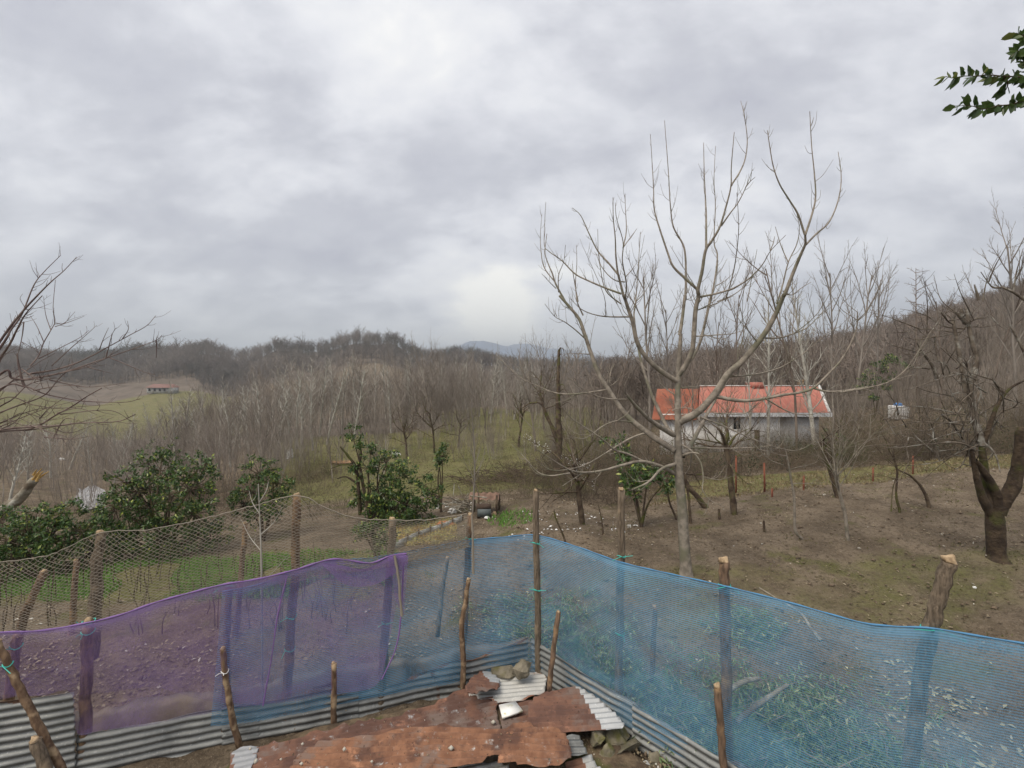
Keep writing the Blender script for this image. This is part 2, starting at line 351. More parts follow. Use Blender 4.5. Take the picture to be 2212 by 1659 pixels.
def build_ground():
    ang = np.concatenate([np.linspace(-180, -66, 40, endpoint=False), np.linspace(-66, 66, 400, endpoint=False), np.linspace(66, 180, 40, endpoint=False)])
    ang = np.radians(ang); rad = np.concatenate([[0.02, .5, 1, 1.6, 2.2, 2.8], np.exp(np.linspace(math.log(3.2), math.log(5100), 440))])
    Rr, A = np.meshgrid(rad, ang, indexing='ij'); X = Rr * np.sin(A); Y = Rr * np.cos(A); Z = h(X, Y)
    pts = np.stack([X, Y, Z], -1).reshape(-1, 3)
    px = 1106 + 1000 * X / np.maximum(Y, .1); d = Y
    near = (Rr > 3) & (Rr < 25)
    nz = np.zeros(X.shape)
    idx = np.nonzero(near.ravel())[0]
    nz.ravel()[idx] = vnoise(pts[idx], 2.2) * .045 + vnoise(pts[idx], 6.5, 3) * .026
    pts[:, 2] += nz.ravel()
    n, m = X.shape
    i = np.arange(n - 1)[:, None] * m; j = np.arange(m)[None]; j2 = (j + 1) % m
    q = np.stack([i + j, i + j2, i + m + j2, i + m + j], -1).reshape(-1, 4)
    # what grows where: 0 bare soil, 0.5 grass, 1 forest leaf litter
    def bump(lo, hi, v, s): return np.clip((v - lo) / s, 0, 1) * np.clip((hi - v) / s, 0, 1)
    meadow = bump(560, 1330, px, 60) * bump(15, 75, d, 3)
    meadow = np.maximum(meadow, .62 * bump(-800, 560, px, 50) * bump(90, 262, d, 20))
    meadow = np.maximum(meadow, .8 * bump(-600, 830, px, 40) * bump(7.6, 10.8, d, .8))
    meadow = np.maximum(meadow, .45 * bump(1220, 3000, px, 50) * bump(6.2, 9.3, d, .8))
    meadow = np.maximum(meadow, .7 * bump(1380, 3000, px, 60) * bump(13.2, 17.5, d, .6))
    forest = np.clip((Rr - 270) / 20, 0, 1); forest = np.maximum(forest, bump(1250, 4000, px, 60) * np.clip((Rr - 45) / 20, 0, 1))
    forest = np.maximum(forest, bump(900, 1400, px, 40) * np.clip((Rr - 70) / 20, 0, 1))
    forest = np.maximum(forest, .7 * bump(200, 1000, px, 60) * bump(42, 110, d, 8))
    msh = np_mesh('ground', pts, q, np.zeros((0, 3), int), meadow.ravel(), np.stack([forest.ravel(), np.zeros(forest.size)], -1), None)
    mt, nn, b = new_mat('ground'); k = NT(nn); v = k.pos()
    soil = k.mix(k.ramp(k.noise(v, 1.1, 6, .6), .35, .65), (.120, .092, .064), (.235, .185, .132))
    soil = k.mix(k.ramp(k.noise(v, 9, 6, .75), .5, .7), soil, (.22, .175, .125))
    soil = k.mix(k.ramp(k.noise(v, .9, 5, .6), .55, .7), soil, (.125, .12, .048))
    soil = k.mix(k.ramp(k.noise(v, 17, 6, .8), .50, .62), soil, (.085, .065, .046)); soil = k.mix(k.ramp(k.noise(v, 33, 5, .8), .58, .66), soil, (.34, .29, .215)); soil = k.mix(k.ramp(k.noise(v, 3.2, 6, .7), .54, .66), soil, (.14, .108, .075))
    gr = k.mix(k.ramp(k.noise(v, .35, 6, .65), .35, .65), (.14, .145, .05), (.20, .185, .08))
    gr = k.mix(k.ramp(k.noise(v, 2.6, 6, .7), .5, .7), gr, (.12, .092, .055))
    fo = k.mix(k.ramp(k.noise(v, .12, 6, .7), .35, .65), (.11, .09, .072), (.17, .14, .112))
    gr = k.mix(k.ramp(k.noise(v, 19, 6, .8), .5, .62), gr, (.07, .062, .03)); gr = k.mix(k.ramp(k.noise(v, 31, 5, .8), .57, .66), gr, (.21, .19, .11))
    gm = k.math('ADD', k.attr('val'), k.math('MULTIPLY', k.math('SUBTRACT', k.noise(v, .8, 6, .65), .5), .8))
    c = k.mix(k.ramp(gm, .3, .7), soil, gr)
    sp = k.node('ShaderNodeSeparateXYZ'); k.set(sp.inputs[0], k.attr('uvw', 'Vector'))
    fm = k.math('ADD', sp.outputs[0], k.math('MULTIPLY', k.math('SUBTRACT', k.noise(v, .05, 5, .6), .5), .5))
    c = k.mix(k.ramp(fm, .35, .65), c, fo)
    k.set(b.inputs['Base Color'], c); b.inputs['Roughness'].default_value = .95; b.inputs['Specular IOR Level'].default_value = .15
    hh = k.math('ADD', k.noise(v, 5, 8, .7), k.math('MULTIPLY', k.noise(v, 30, 5, .7), .4))
    k.set(b.inputs['Normal'], k.bump(hh, 1.0, .09))
    msh.materials.append(mt)
    kind(link('ground', msh), 'structure')
build_ground()

# far mountain
def mountain(name, prof, d, depth, c):
    mb = MB(); xs = np.linspace(prof[0][0], prof[-1][0], 120); ys = np.interp(xs, [p[0] for p in prof], [p[1] for p in prof])
    ys = ys - 3 * np.array([mn.noise(Vector((x * .03, d * .01, 0))) for x in xs]) - 1.5 * np.array([mn.noise(Vector((x * .11, d * .01, 3))) for x in xs])
    rows = []
    for f, k_ in ((0, 0), (.25, .35), (.5, .62), (.75, .85), (1, 1), (1.6, .6), (2.4, 0)):
        dd = d - depth + depth * f
        top = E - (ys - 800) / 1000 * d; z0 = -25
        jit = np.array([mn.noise(Vector((x * .05, f * 3, 7))) for x in xs]) * 35 * math.sin(math.pi * min(f, 1))
        rows.append(np.stack([(xs - 1106) / 1000 * d, np.full(len(xs), dd), z0 + (top - z0) * k_ + jit * (top - z0) / 200], -1))
    V = np.array(rows); n, m = V.shape[:2]
    i = np.arange(n - 1)[:, None] * m; j = np.arange(m - 1)[None]
    q = np.stack([i + j, i + j + 1, i + m + j + 1, i + m + j], -1).reshape(-1, 4)
    mb.add(V.reshape(-1, 3), q)
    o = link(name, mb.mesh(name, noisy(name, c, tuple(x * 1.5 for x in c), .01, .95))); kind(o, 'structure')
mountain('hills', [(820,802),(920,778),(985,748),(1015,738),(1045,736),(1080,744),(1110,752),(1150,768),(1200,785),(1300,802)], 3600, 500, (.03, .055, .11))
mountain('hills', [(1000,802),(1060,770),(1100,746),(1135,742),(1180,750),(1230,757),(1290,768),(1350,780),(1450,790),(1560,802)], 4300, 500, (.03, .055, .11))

# ------------------------------------------------------------------ haze
hb = MB(); box(hb, (0, 0, 125), (10600, 10600, 330))
hm = bpy.data.materials.new('haze'); hm.use_nodes = True; hm.node_tree.nodes.clear()
ho = hm.node_tree.nodes.new('ShaderNodeOutputMaterial'); hv = hm.node_tree.nodes.new('ShaderNodeVolumePrincipled')
hv.inputs['Color'].default_value = (.84, .92, 1, 1); hv.inputs['Density'].default_value = 0.00042; hv.inputs['Anisotropy'].default_value = .2
hm.node_tree.links.new(hv.outputs[0], ho.inputs['Volume'])
kind(link('haze', hb.mesh('haze', hm, False)), 'stuff')

# ------------------------------------------------------------------ wall line of the pen
def dL(px): return 6.104 / (1 + .303 * (1106 - px) / 1000)          # left run
def dR(px): t = (px - 1106) / 1000; return 6.45 / (1 + t) * (1 + .10 * max(0, t - .45))   # right run
nL = nrm(np.array([.303, -1, 0])); nR = nrm(np.array([-1, -1, 0]))
pL = np.array([.25, 6.2, 0]); pR = np.array([.25, 6.2, 0])
uL = nrm(np.array([1, .303, 0])); uR = nrm(np.array([1, -1, 0]))

def unproj(px, py, p0, n):
    d = np.array([(px - 1106) / 1000, 1, -(py - 800) / 1000]); c = np.array([0, 0, E])
    return c + d * (np.dot(n, p0 - c) / np.dot(n, d))
def inside(pts, poly):
    x, y = pts[:, 0], pts[:, 1]; c = np.zeros(len(pts), bool); n = len(poly)
    for i in range(n):
        (x1, y1), (x2, y2) = poly[i], poly[(i + 1) % n]
        if y1 == y2: continue
        c ^= ((y1 > y) != (y2 > y)) & (x < (x2 - x1) * (y - y1) / (y2 - y1) + x1)
    return c
def nearest(pts, poly):
    best = np.full(len(pts), 1e9); out = pts.copy(); n = len(poly)
    for i in range(n):
        a, b = np.array(poly[i]), np.array(poly[(i + 1) % n]); ab = b - a
        t = np.clip(((pts - a) @ ab) / (ab @ ab + 1e-12), 0, 1); q = a + t[:, None] * ab
        dd = np.linalg.norm(pts - q, axis=1); k = dd < best; best[k] = dd[k]; out[k] = q[k]
    return out, best
def sheet(name, polyD, p0, n, udir, rust, mat, pitch=.078, amp=.0135, bend=.02, label='', cat='metal sheet', group=None, seed=0, rag=.012, holes=()):
    p0 = np.asarray(p0, float); n = nrm(np.asarray(n, float)); u = nrm(np.asarray(udir) - n * np.dot(n, udir)); v = np.cross(n, u)
    W3 = np.array([unproj(x, y, p0, n) for x, y in polyD]); pl = np.stack([(W3 - p0) @ u, (W3 - p0) @ v], -1)
    # ragged outline
    out = []
    for i in range(len(pl)):
        a, b = pl[i], pl[(i + 1) % len(pl)]; L = np.linalg.norm(b - a); k = max(1, int(L / .07)); pn = np.array([-(b - a)[1], (b - a)[0]]) / (L + 1e-9)
        for j in range(k): out.append(a + (b - a) * j / k + pn * (rng.normal(0, rag) if rag else 0))
    pl = np.array(out); lo = pl.min(0) - .03; hi = pl.max(0) + .03
    us = np.arange(lo[0], hi[0], .035); vs = np.arange(lo[1], hi[1], pitch / 8)
    Ug, Vg = np.meshgrid(us, vs, indexing='ij'); pts = np.stack([Ug, Vg], -1).reshape(-1, 2)
    ins = inside(pts, pl)
    hc = np.zeros(len(pts), bool)
    for hp in holes:
        hw = np.array([unproj(x, y, p0, n) for x, y in hp]); hu = np.stack([(hw - p0) @ u, (hw - p0) @ v], -1); hc |= inside(pts, hu)
    nu, nv = Ug.shape; idx = np.arange(nu * nv).reshape(nu, nv)
    q = np.stack([idx[:-1, :-1], idx[1:, :-1], idx[1:, 1:], idx[:-1, 1:]], -1).reshape(-1, 4)
    q = q[ins[q].any(1) & ~hc[q].all(1)]
    near, dist = nearest(pts, pl); mv = ~ins; pts[mv] = near[mv]
    used = np.unique(q); rm = np.full(nu * nv, -1); rm[used] = np.arange(len(used)); q = rm[q]; pts = pts[used]; dist = dist[used]
    base = p0 + pts[:, :1] * u + pts[:, 1:] * v
    hgt = amp * np.sin(2 * np.pi * pts[:, 1] / pitch + seed) + bend * vnoise(base, 1.4, seed + 1) + bend * .35 * vnoise(base, 5, seed + 2)
    Vw = base + hgt[:, None] * n
    # back to picture rows only to let the rust masks be written from measurements
    D = np.stack([1106 + 1000 * base[:, 0] / base[:, 1], 800 + 1000 * (E - base[:, 2]) / base[:, 1]], -1)
    a = np.array([rust(x, y, e_) for (x, y), e_ in zip(D, dist)])
    mb = MB(); mb.add(Vw, q, a=a, uv=pts)
    me = mb.mesh(name, mat); o = link(name, me)
    md = o.modifiers.new('thickness', 'SOLIDIFY'); md.thickness = .0025
    if label: tag(o, label, cat, group)
    return o

edge_rust = lambda k, w: (lambda x, y, e_: .08 + k * max(0, 1 - e_ / w))
def tin(poly, side, off, rust, label, seed, mat='tin'):
    n, p, u = (nL, pL, uL) if side == 'L' else (nR, pR, uR)
    return sheet('corrugated_sheet', poly, p + n * off, n, u, rust, M[mat], label=label, group='corrugated sheets standing round the pen', seed=seed, rag=.004, bend=.03)
def botL(px, z=-.02): d = dL(px); return 800 + (E - z) / d * 1000
tin([(-520, 1618), (-60, 1522), (0, 1516), (90, 1507), (160, 1497), (163, 1720), (-60, 1720), (-520, 1830)], 'L', .045, lambda x, y, e_: .12 + (.45 if y < 1523 and x < 60 else 0),
    'tall galvanised corrugated sheet at the far left end of the pen wall', 1)
tin([(164, 1587), (215, 1582), (330, 1563), (430, 1540), (480, 1527), (560, 1512), (562, 1640), (480, 1665), (350, 1690), (164, 1730)], 'L', .01, edge_rust(.35, .02),
    'grey corrugated sheet below the purple net, between leaning stake and dark stake', 2)
tin([(478, 1530), (560, 1515), (640, 1502), (700, 1478), (718, 1470), (722, 1500), (775, 1497), (775, 1566), (640, 1600), (480, 1640)], 'L', .03, lambda x, y, e_: .06 + (.5 if (x > 655 and y < 1500) else .35 * max(0, 1 - e_ / .015)),
    'grey corrugated sheet with one lifted torn top corner by a short stake', 3)
tin([(740, 1499), (800, 1492), (860, 1476), (905, 1458), (1000, 1418), (1005, 1490), (960, 1520), (880, 1545), (740, 1572)], 'L', .015, lambda x, y, e_: .06 + (.7 if (x > 835 and e_ < .035 and y < 1480) else 0) + (.42 if abs(x - 935 - (y - 1450) * .25) < 7 else 0),
    'corrugated sheet with rusty turned top edge and rusty crack, right of the shortest stake', 4)
tin([(1000, 1424), (1030, 1420), (1080, 1402), (1130, 1383), (1142, 1378), (1140, 1470), (1080, 1500), (1000, 1500)], 'L', .03, lambda x, y, e_: .05 + (.55 if (e_ < .022 and y < 1440 and y < 1432 - (x - 1000) * .3) else 0),
    'corrugated sheet with bent rusty rim running into the pen corner', 5)
tin([(1147, 1381), (1180, 1402), (1260, 1450), (1340, 1502), (1378, 1527), (1379, 1640), (1300, 1580), (1200, 1500), (1148, 1465)], 'R', .01, edge_rust(.25, .02),
    'corrugated sheet running from the pen corner along the blue net', 6)
tin([(1365, 1520), (1440, 1567), (1541, 1628), (1610, 1668), (1640, 1760), (1540, 1740), (1420, 1650), (1366, 1610)], 'R', .03, edge_rust(.2, .02),
    'corrugated sheet along the blue net beside the rubble, lowest right', 7)
tin([(1530, 1622), (1570, 1640), (1640, 1664), (1700, 1700), (1700, 1800), (1530, 1740)], 'R', -.03, lambda x, y, e_: .5,
    'rust brown sheet end behind the short right stake', 8)

# heap of soil and rubble under the loose sheets
def heap():
    mb = MB(); xs = np.linspace(-3.2, 1.9, 110); ys = np.linspace(3.6, 6.15, 60)
    X, Y = np.meshgrid(xs, ys, indexing='ij')
    side = np.minimum(((X - .25) * nL[0] + (Y - 6.2) * nL[1]), ((X - .25) * nR[0] + (Y - 6.2) * nR[1]))
    Z = .18 * np.clip(side / .25, 0, 1) * np.clip((X + 3.1) / .8, 0, 1)
    Z += .03 * np.exp(-((X - .2) ** 2 + (Y - 5.75) ** 2) / .15)
    pts = np.stack([X, Y, Z], -1).reshape(-1, 3)
    pts[:, 2] += vnoise(pts, 4, 1) * .03 + vnoise(pts, 14, 2) * .012
    pts[:, 2] = np.where(side.ravel() < .02, -.3, pts[:, 2])
    n, m = X.shape; idx = np.arange(n * m).reshape(n, m)
    q = np.stack([idx[:-1, :-1], idx[1:, :-1], idx[1:, 1:], idx[:-1, 1:]], -1).reshape(-1, 4)
    mb.add(pts, q); kind(link('soil_heap', mb.mesh('soil_heap', noisy('heap', (.06, .042, .028), (.12, .088, .055), 8, .95, (.06, .06, .02), 3, .8, 25, .03))), 'structure')
heap()
LG = 'loose rusty sheets lying in the pen'
up = lambda tx, ty: np.array([tx, ty, 1.0])
sheet('roofing_sheet', [cL(1040,640), cL(1140,700), cL(1180,1050), cL(1700,1040), cL(1520,700), cL(1300,690)], (0.1, 5.2, .22), up(.02, .0), uL, lambda x, y, e_: .8, M['rust_dark'],
      label='brown corrugated piece mostly hidden beneath the white tile', group=LG, seed=1)
sheet('roofing_sheet', [cL(770,590), cL(1140,440), cL(1600,365), cL(1665,385), cL(1700,500), cL(1672,610), cL(1540,655), cL(1420,700), cL(1140,735), cL(800,640)], (.2, 5.6, .25), up(.0, .03), np.array([1, .12, 0]),
      lambda x, y, e_: (.5 if (e_ < .02 or y < 1420) else .05), M['tin_light'], label='pale grey corrugated sheet near the pen corner', group=LG, seed=2)
sheet('roofing_sheet', [(545,1630), cK(380,1340), cK(1180,1150), cK(1480,1085), cL(0,860), cL(300,760), cL(740,540), cL(900,640), cL(1085,660), cL(1060,700), cL(1140,725), cL(1110,800), cL(1155,1000), cL(1150,1080), (900,1640), (640,1720), (530,1700)],
      (-.8, 5.2, .24), up(0, .0), uL, lambda x, y, e_: .64, M['rust_dark'], label='large dark brown rusty corrugated sheet lying along the tin wall', group=LG, seed=3,
      holes=[[cL(290,1025), cL(500,955), cL(490,975), cL(330,1030)]])
sheet('roofing_sheet', [cL(750,520), cL(960,330), cL(1060,335), cL(1140,470), cL(1145,550), cL(830,628), cL(762,592)], (-.2, 5.65, .34), up(.25, .25), uL,
      lambda x, y, e_: .0 if (x > 1040 + (y - 1447) * .55 and y < 1478) else .95, M['rust_dark'], label='small triangular rusty sheet with pale grey patch', group=LG, seed=4)
sheet('roofing_sheet', [cL(1480,740), cL(1560,645), cL(1860,560), cM(80,350), cM(230,338), cM(430,470), cM(600,620), cM(722,762), cM(670,822), cM(450,832), cM(0,832), cL(1600,1042), cL(1468,980)],
      (.75, 4.95, .36), up(-.05, -.02), np.array([1, .02, 0]), lambda x, y, e_: .95 if x < 1238 + (y - 1470) * .62 else .0, M['rust_dark'],
      label='corrugated sheet half rust brown and half pale grey, right of the white tile', group=LG, seed=5, rag=.006)
sheet('roofing_sheet', [cM(60,900), cM(220,885), cM(310,1080), cM(120,1110)], (.5, 4.6, .28), up(0, -.1), np.array([1, 0, 0]), lambda x, y, e_: .1, M['tin'],
      label='short grey corrugated scrap between orange sheet and mossy rubble', group=LG, seed=6)
sheet('roofing_sheet', [cM(60,1160), cM(340,1095), cM(470,1239), cM(520,1400), cM(60,1400)], (.5, 4.4, .24), up(.0, 0), np.array([.9, .3, 0]),
      lambda x, y, e_: .9 if x < 1240 + (y - 1620) * .8 else .2, M['tin_light'], label='scrap sheet with orange rust and light corner at the bottom edge', group=LG, seed=7)
sheet('roofing_sheet', [cK(40,1650), cK(70,1420), cK(200,1340), cK(390,1340), cK(360,1480), cK(230,1700)], (-2.5, 4.9, .25), up(.0, 0), uL,
      lambda x, y, e_: .1 if x > 505 else .7, M['rust_dark'], label='light grey flaking sheet corner at the left end of the heap', group=LG, seed=8, amp=.004)
sheet('roofing_sheet', [cK(700,1750), cK(780,1480), cK(1050,1290), cK(1500,1225), cL(0,1050), cL(400,1000), cL(700,1008), cL(900,1000), cL(1050,1022), cL(1250,1000), cL(1380,968), cL(1480,985), cL(1600,1052), cL(1760,1050), cL(1900,1082), cL(1950,1180), cL(1962,1300), cL(1955,1372), cL(1820,1420), cL(1800,1435), cL(1470,1460), cL(1360,1475), cL(1320,1400), cL(1300,1420), cL(1130,1445), cL(1140,1330), cL(1060,1340), cL(1000,1420), cL(800,1460), cL(500,1490), cL(300,1600), (700, 1760)],
      (-.3, 4.6, .40), up(.0, .04), np.array([1, .0, 0]), lambda x, y, e_: .66, M['rust_orange'], label='long bright orange rusted sheet with torn edges, nearest in the heap', group=LG, seed=9, rag=.015, bend=.05,
      holes=[[cL(1240,1080), cL(1330,1060), cL(1320,1140), cL(1260,1130)]])
sheet('roofing_sheet', [cL(500,1700), cL(700,1440), cL(1100,1390), cL(1250,1440), cL(1300,1700)], (-.3, 4.4, .25), up(.0, 0), uL, lambda x, y, e_: .15, M['tin_light'],
      label='pale sheet showing beneath torn lower edge of the orange sheet', group=LG, seed=10)

# white tile
def tile():
    p = [unproj(*cL(x, y), np.array([.1, 5.2, .30]), np.array([0, .05, 1.])) for x, y in ((1140, 745), (1330, 705), (1415, 812), (1178, 890))]
    p = np.array(p); mb = MB(); V = np.vstack([p, p - [0, 0, .022]])
    mb.add(V, [[0, 1, 2, 3], [7, 6, 5, 4], [0, 4, 5, 1], [1, 5, 6, 2], [2, 6, 7, 3], [3, 7, 4, 0]])
    tag(link('tile', mb.mesh('tile', M['tile'], False)), 'square glossy white tile lying on brown rusty sheets', 'tile')
tile()
# rocks
def rock(c, s, seed, mat, label, sub=0.25, cat='rock', group=None, npts=26):
    r2 = np.random.default_rng(seed); bm = bmesh.new()
    for _ in range(npts):
        v = nrm(r2.normal(size=3)) * (1 + r2.normal() * .12); bm.verts.new(Vector(v * np.asarray(s)))
    bmesh.ops.convex_hull(bm, input=bm.verts)
    bmesh.ops.triangulate(bm, faces=bm.faces)
    bmesh.ops.delete(bm, geom=[v for v in bm.verts if not v.link_faces], context='VERTS')
    bmesh.ops.subdivide_edges(bm, edges=bm.edges, cuts=3, use_grid_fill=True)
    for v in bm.verts:
        v.co += v.normal * (mn.noise(v.co * (9 / max(s) * .2) + Vector((seed, 0, 0))) * .18 + mn.noise(v.co * 40 + Vector((seed, 5, 0))) * .05) * min(s)
    me = bpy.data.meshes.new('rock'); bm.to_mesh(me); bm.free(); me.materials.append(mat)
    o = link('rock', me, None, c); 
    if label: tag(o, label, cat, group)
    return o
def on(px, py, z): return unproj(px, py, np.array([0, 0, z]), np.array([0, 0, 1.]))
rock(on(1127, 1446, .42), (.13, .11, .12), 3, M['rock'], 'grey brown stone lump standing in the corner of the tin pen')
rock(on(1090, 1452, .28), (.16, .12, .08), 4, M['rock'], 'flat brown stone left of the corner stone')
rock(on(1328, 1580, .24), (.20, .15, .16), 5, M['rock'], 'mossy broken concrete block against the tin wall', npts=14)
rock(on(1355, 1618, .18), (.18, .12, .11), 6, M['rock'], 'angular yellowish brown chunk with a flat face, largest of the rubble', npts=10)
rock(on(1292, 1590, .26), (.10, .10, .10), 7, M['rock'], 'lumpy stone below the edge of half grey sheet')
rock(on(1310, 1625, .18), (.10, .08, .09), 8, M['rock'], 'small stone between mossy block and pale round rock')
rock(on(1375, 1658, .10), (.17, .10, .08), 9, M['rock_grey'], 'smooth pale grey rounded rock at the bottom edge')
rock(on(1420, 1645, .10), (.12, .10, .09), 10, M['rock'], 'rough whitish brown stone at the foot of tin wall')
rock(on(1340, 1655, .12), (.07, .06, .05), 11, M['rock_grey'], 'small grey stone left of the pale rounded rock')
mbp = MB()
r3 = np.random.default_rng(5)
def pebble(mb, c, s, a):
    t = r3.random(6) * .5 + .7; u = np.array([[1,0,0],[-1,0,0],[0,1,0],[0,-1,0],[0,0,1],[0,0,-1]]) * t[:, None] * s
    mb.add(u + c, t=[[0,2,4],[2,1,4],[1,3,4],[3,0,4],[2,0,5],[1,2,5],[3,1,5],[0,3,5]], a=a)
for _ in range(520):
    px = r3.uniform(1225, 1500); py = r3.uniform(1560, 1670)
    if px > 1250 + (py - 1500) * 1.75: continue
    p = on(px, py, .15); pebble(mbp, p, r3.uniform(.008, .03), r3.random())
for x, y, s in ((cL(1075, 945) + (.035,)), (cL(590, 1245) + (.03,)), (cK(870, 1325) + (.018,)), (cK(355, 1515) + (.03,)), (cK(860, 1545) + (.022,)), (cK(1635, 1520) + (.02,)), (cK(630, 1495) + (.015,)), (cK(290, 1380) + (.02,)), (cK(1330, 1385) + (.025,))):
    pebble(mbp, on(x, y, .43 if y > 1575 else .28), s, .97)
for _ in range(90):
    px = r3.uniform(600, 1220); py = r3.uniform(1520, 1655)
    pebble(mbp, on(px, py, .43 if py > 1585 else .27), r3.uniform(.004, .011), r3.random())
kind(link('rubble', mbp.mesh('rubble', M['litter'], False)), 'stuff', 'crumbs of stone and gravel strewn between and on the sheets', 'rubble')

# ------------------------------------------------------------------ posts and stakes
def tie_bit(parent, p, r, mat, tail=.12, seed=0):
    r2 = np.random.default_rng(seed); mb = MB()
    a = np.linspace(0, 2 * np.pi, 13); ring = np.stack([np.cos(a) * (r + .006), np.sin(a) * (r + .006), .012 * np.sin(a * 2)], -1) + p
    tube(mb, ring, .0045, 4)
    for s in (-1, 1):
        e_ = np.array([s * tail * r2.uniform(.5, 1.1), -.05, r2.uniform(-.06, .05)])
        q = cr([p + [0, -r - .006, 0], p + [s * .02, -r - .03, .015], p + [0, -r, 0] + e_], 5); tube(mb, q, .004, 3)
    o = link('tie', mb.mesh('tie', mat), parent); return o
def post(pts, r0, r1, mat, label, name='wooden_post', cat='post', ties=(), cut=.06, group='posts of the net fence', fork=None, seed=0, tiemat='tie'):
    pts = cr(pts, 6); n = len(pts); rad = np.linspace(r0, r1, n) * (1 + .05 * np.sin(np.arange(n) * 1.7 + seed))
    jit = rng.normal(0, r0 * .10, (n, 3)); jit[:, 2] = 0; pts = pts + jit
    base = pts[0].copy(); mb = MB(); tube(mb, pts - base, rad, 10, cap=True, lump=.035)
    o = link(name, mb.mesh(name, M[mat]), None, base); tag(o, label, cat, group)
    cut = cut * .55
    if cut:
        t = nrm(pts[-1] - pts[-2]); m2 = MB(); top = pts[-1] - base
        tube(m2, np.array([top - t * .004, top + t * cut * .12, top + t * cut * .3 + [r1 * .25, 0, 0], top + t * cut * .7 + [r1 * .5, 0, 0]]), [r1 * .96, r1 * .90, r1 * .62, r1 * .2], 9, cap=True, lump=.24)
        link('cut_end', m2.mesh('cut_end', M['cutwood']), o)
    for k, (z, tl) in enumerate(ties):
        i = np.argmin(abs(pts[:, 2] - z)); tie_bit(o, pts[i] - base, rad[i], M[tiemat], tl, seed * 7 + k)
    return o
def zL(px, py): return E - (py - 800) / 1000 * dL(px)
def zR(px, py): return E - (py - 800) / 1000 * dR(px)
bk = .05
def PL(px, py, off=bk): return P(px, py, dL(px) + off)
def PR(px, py, off=bk): return P(px, py, dR(px) + off)
def down(p, dx=0, z=-.1): return np.array([p[0] + dx, p[1], z])
# tall posts of the net fence
p = P(1158, 1060, 6.12); post([P(1163, 1490, 6.1), P(1161, 1300, 6.1), P(1158, 1150, 6.1), p], .045, .04, 'post', 'tall grey brown pole standing in front of the net corner', cut=.03, ties=[(2.0, .1), (1.25, .16)], seed=1)
post([PR(1335, 1600), PR(1338, 1400), PR(1341, 1200), PR(1342, 1058)], .045, .04, 'post', 'pale peeled pole with split bark just right of the net corner', ties=[(zR(1340, 1213), .12), (zR(1340, 1360), .05)], seed=2)
post([PR(1572, 1760), PR(1570, 1500), PR(1565, 1300), PR(1563, 1212)], .05, .048, 'post_dark', 'brown post with chipped head behind the long leafless stick', ties=[(zR(1565, 1266), .12)], seed=3, cut=.12)
post([PR(1955, 1760), PR(1985, 1500), PR(2012, 1355), PR(2030, 1280), PR(2052, 1212)], .052, .05, 'post', 'thick leaning post at the right with green string', ties=[(zR(2015, 1358), .2)], seed=4, cut=.14)
post([PL(822, 1540), PL(830, 1400), PL(842, 1230), PL(850, 1122)], .055, .045, 'post', 'stout post where the purple and blue nets overlap', ties=[(zL(830, 1362), .1)], seed=5)
post([PL(615, 1600), PL(626, 1400), PL(638, 1200), PL(641, 1070)], .055, .045, 'post_dark', 'tallest brown post holding the fishing net at its peak', ties=[(zL(630, 1335), .08), (zL(627, 1405), .05)], seed=6, cut=.08)
post([PL(985, 1560), PL(1000, 1400), PL(1010, 1220), PL(1016, 1112)], .045, .04, 'post_dark', 'post at the right end of the brown fishing net', ties=[(zL(1012, 1167), .12)], seed=7)
post([PL(484, 1590), PL(490, 1400), PL(494, 1262)], .04, .035, 'post_dark', 'thin post at the torn left edge of the blue net', ties=[(zL(494, 1268), .12)], seed=8, cut=.02)
post([PL(178, 1700), PL(186, 1480), PL(190, 1342)], .055, .05, 'post_dark', 'thick dark post behind the purple net tied with hanging green string', ties=[(zL(190, 1350), .05), (zL(189, 1375), .03)], seed=9, cut=.01)
post([PL(0, 1650), PL(28, 1440), PL(38, 1370)], .045, .04, 'post_dark', 'dark post behind purple net at the far left, leaning right', ties=[(zL(36, 1400), .03)], seed=10, cut=.01)
post([P(945, 1375, 6.6), P(955, 1280, 6.7), P(966, 1205, 6.75)], .035, .03, 'post', 'slender pole a step behind the blue net, left of the corner', seed=11)
post([P(1408, 1480, 6.0), P(1412, 1380, 6.0), P(1415, 1310, 6.0)], .035, .03, 'post_dark', 'dark short pole standing behind the blue net on the right', seed=12)
# outer row carrying the fishing net
post([P(200, 1420, 5.65), P(207, 1250, 5.65), P(218, 1152, 5.65)], .075, .05, 'post', 'thick tapered post lifting the fishing net at the left', seed=13)
post([P(20, 1440, 5.9), P(50, 1340, 5.9), P(95, 1235, 5.9)], .06, .04, 'post_dark', 'slanting brown post inside the fishing net at the left edge', seed=14)
post([P(150, 1420, 7), P(160, 1290, 7), P(165, 1210, 7)], .045, .035, 'post_dark', 'dark garden stake seen through the fishing net by the thick tapered post', seed=15)
post([P(505, 1400, 7), P(520, 1250, 7), P(530, 1130, 7)], .045, .035, 'post_dark', 'leaning pole behind the fishing net left of the tallest post', seed=16)
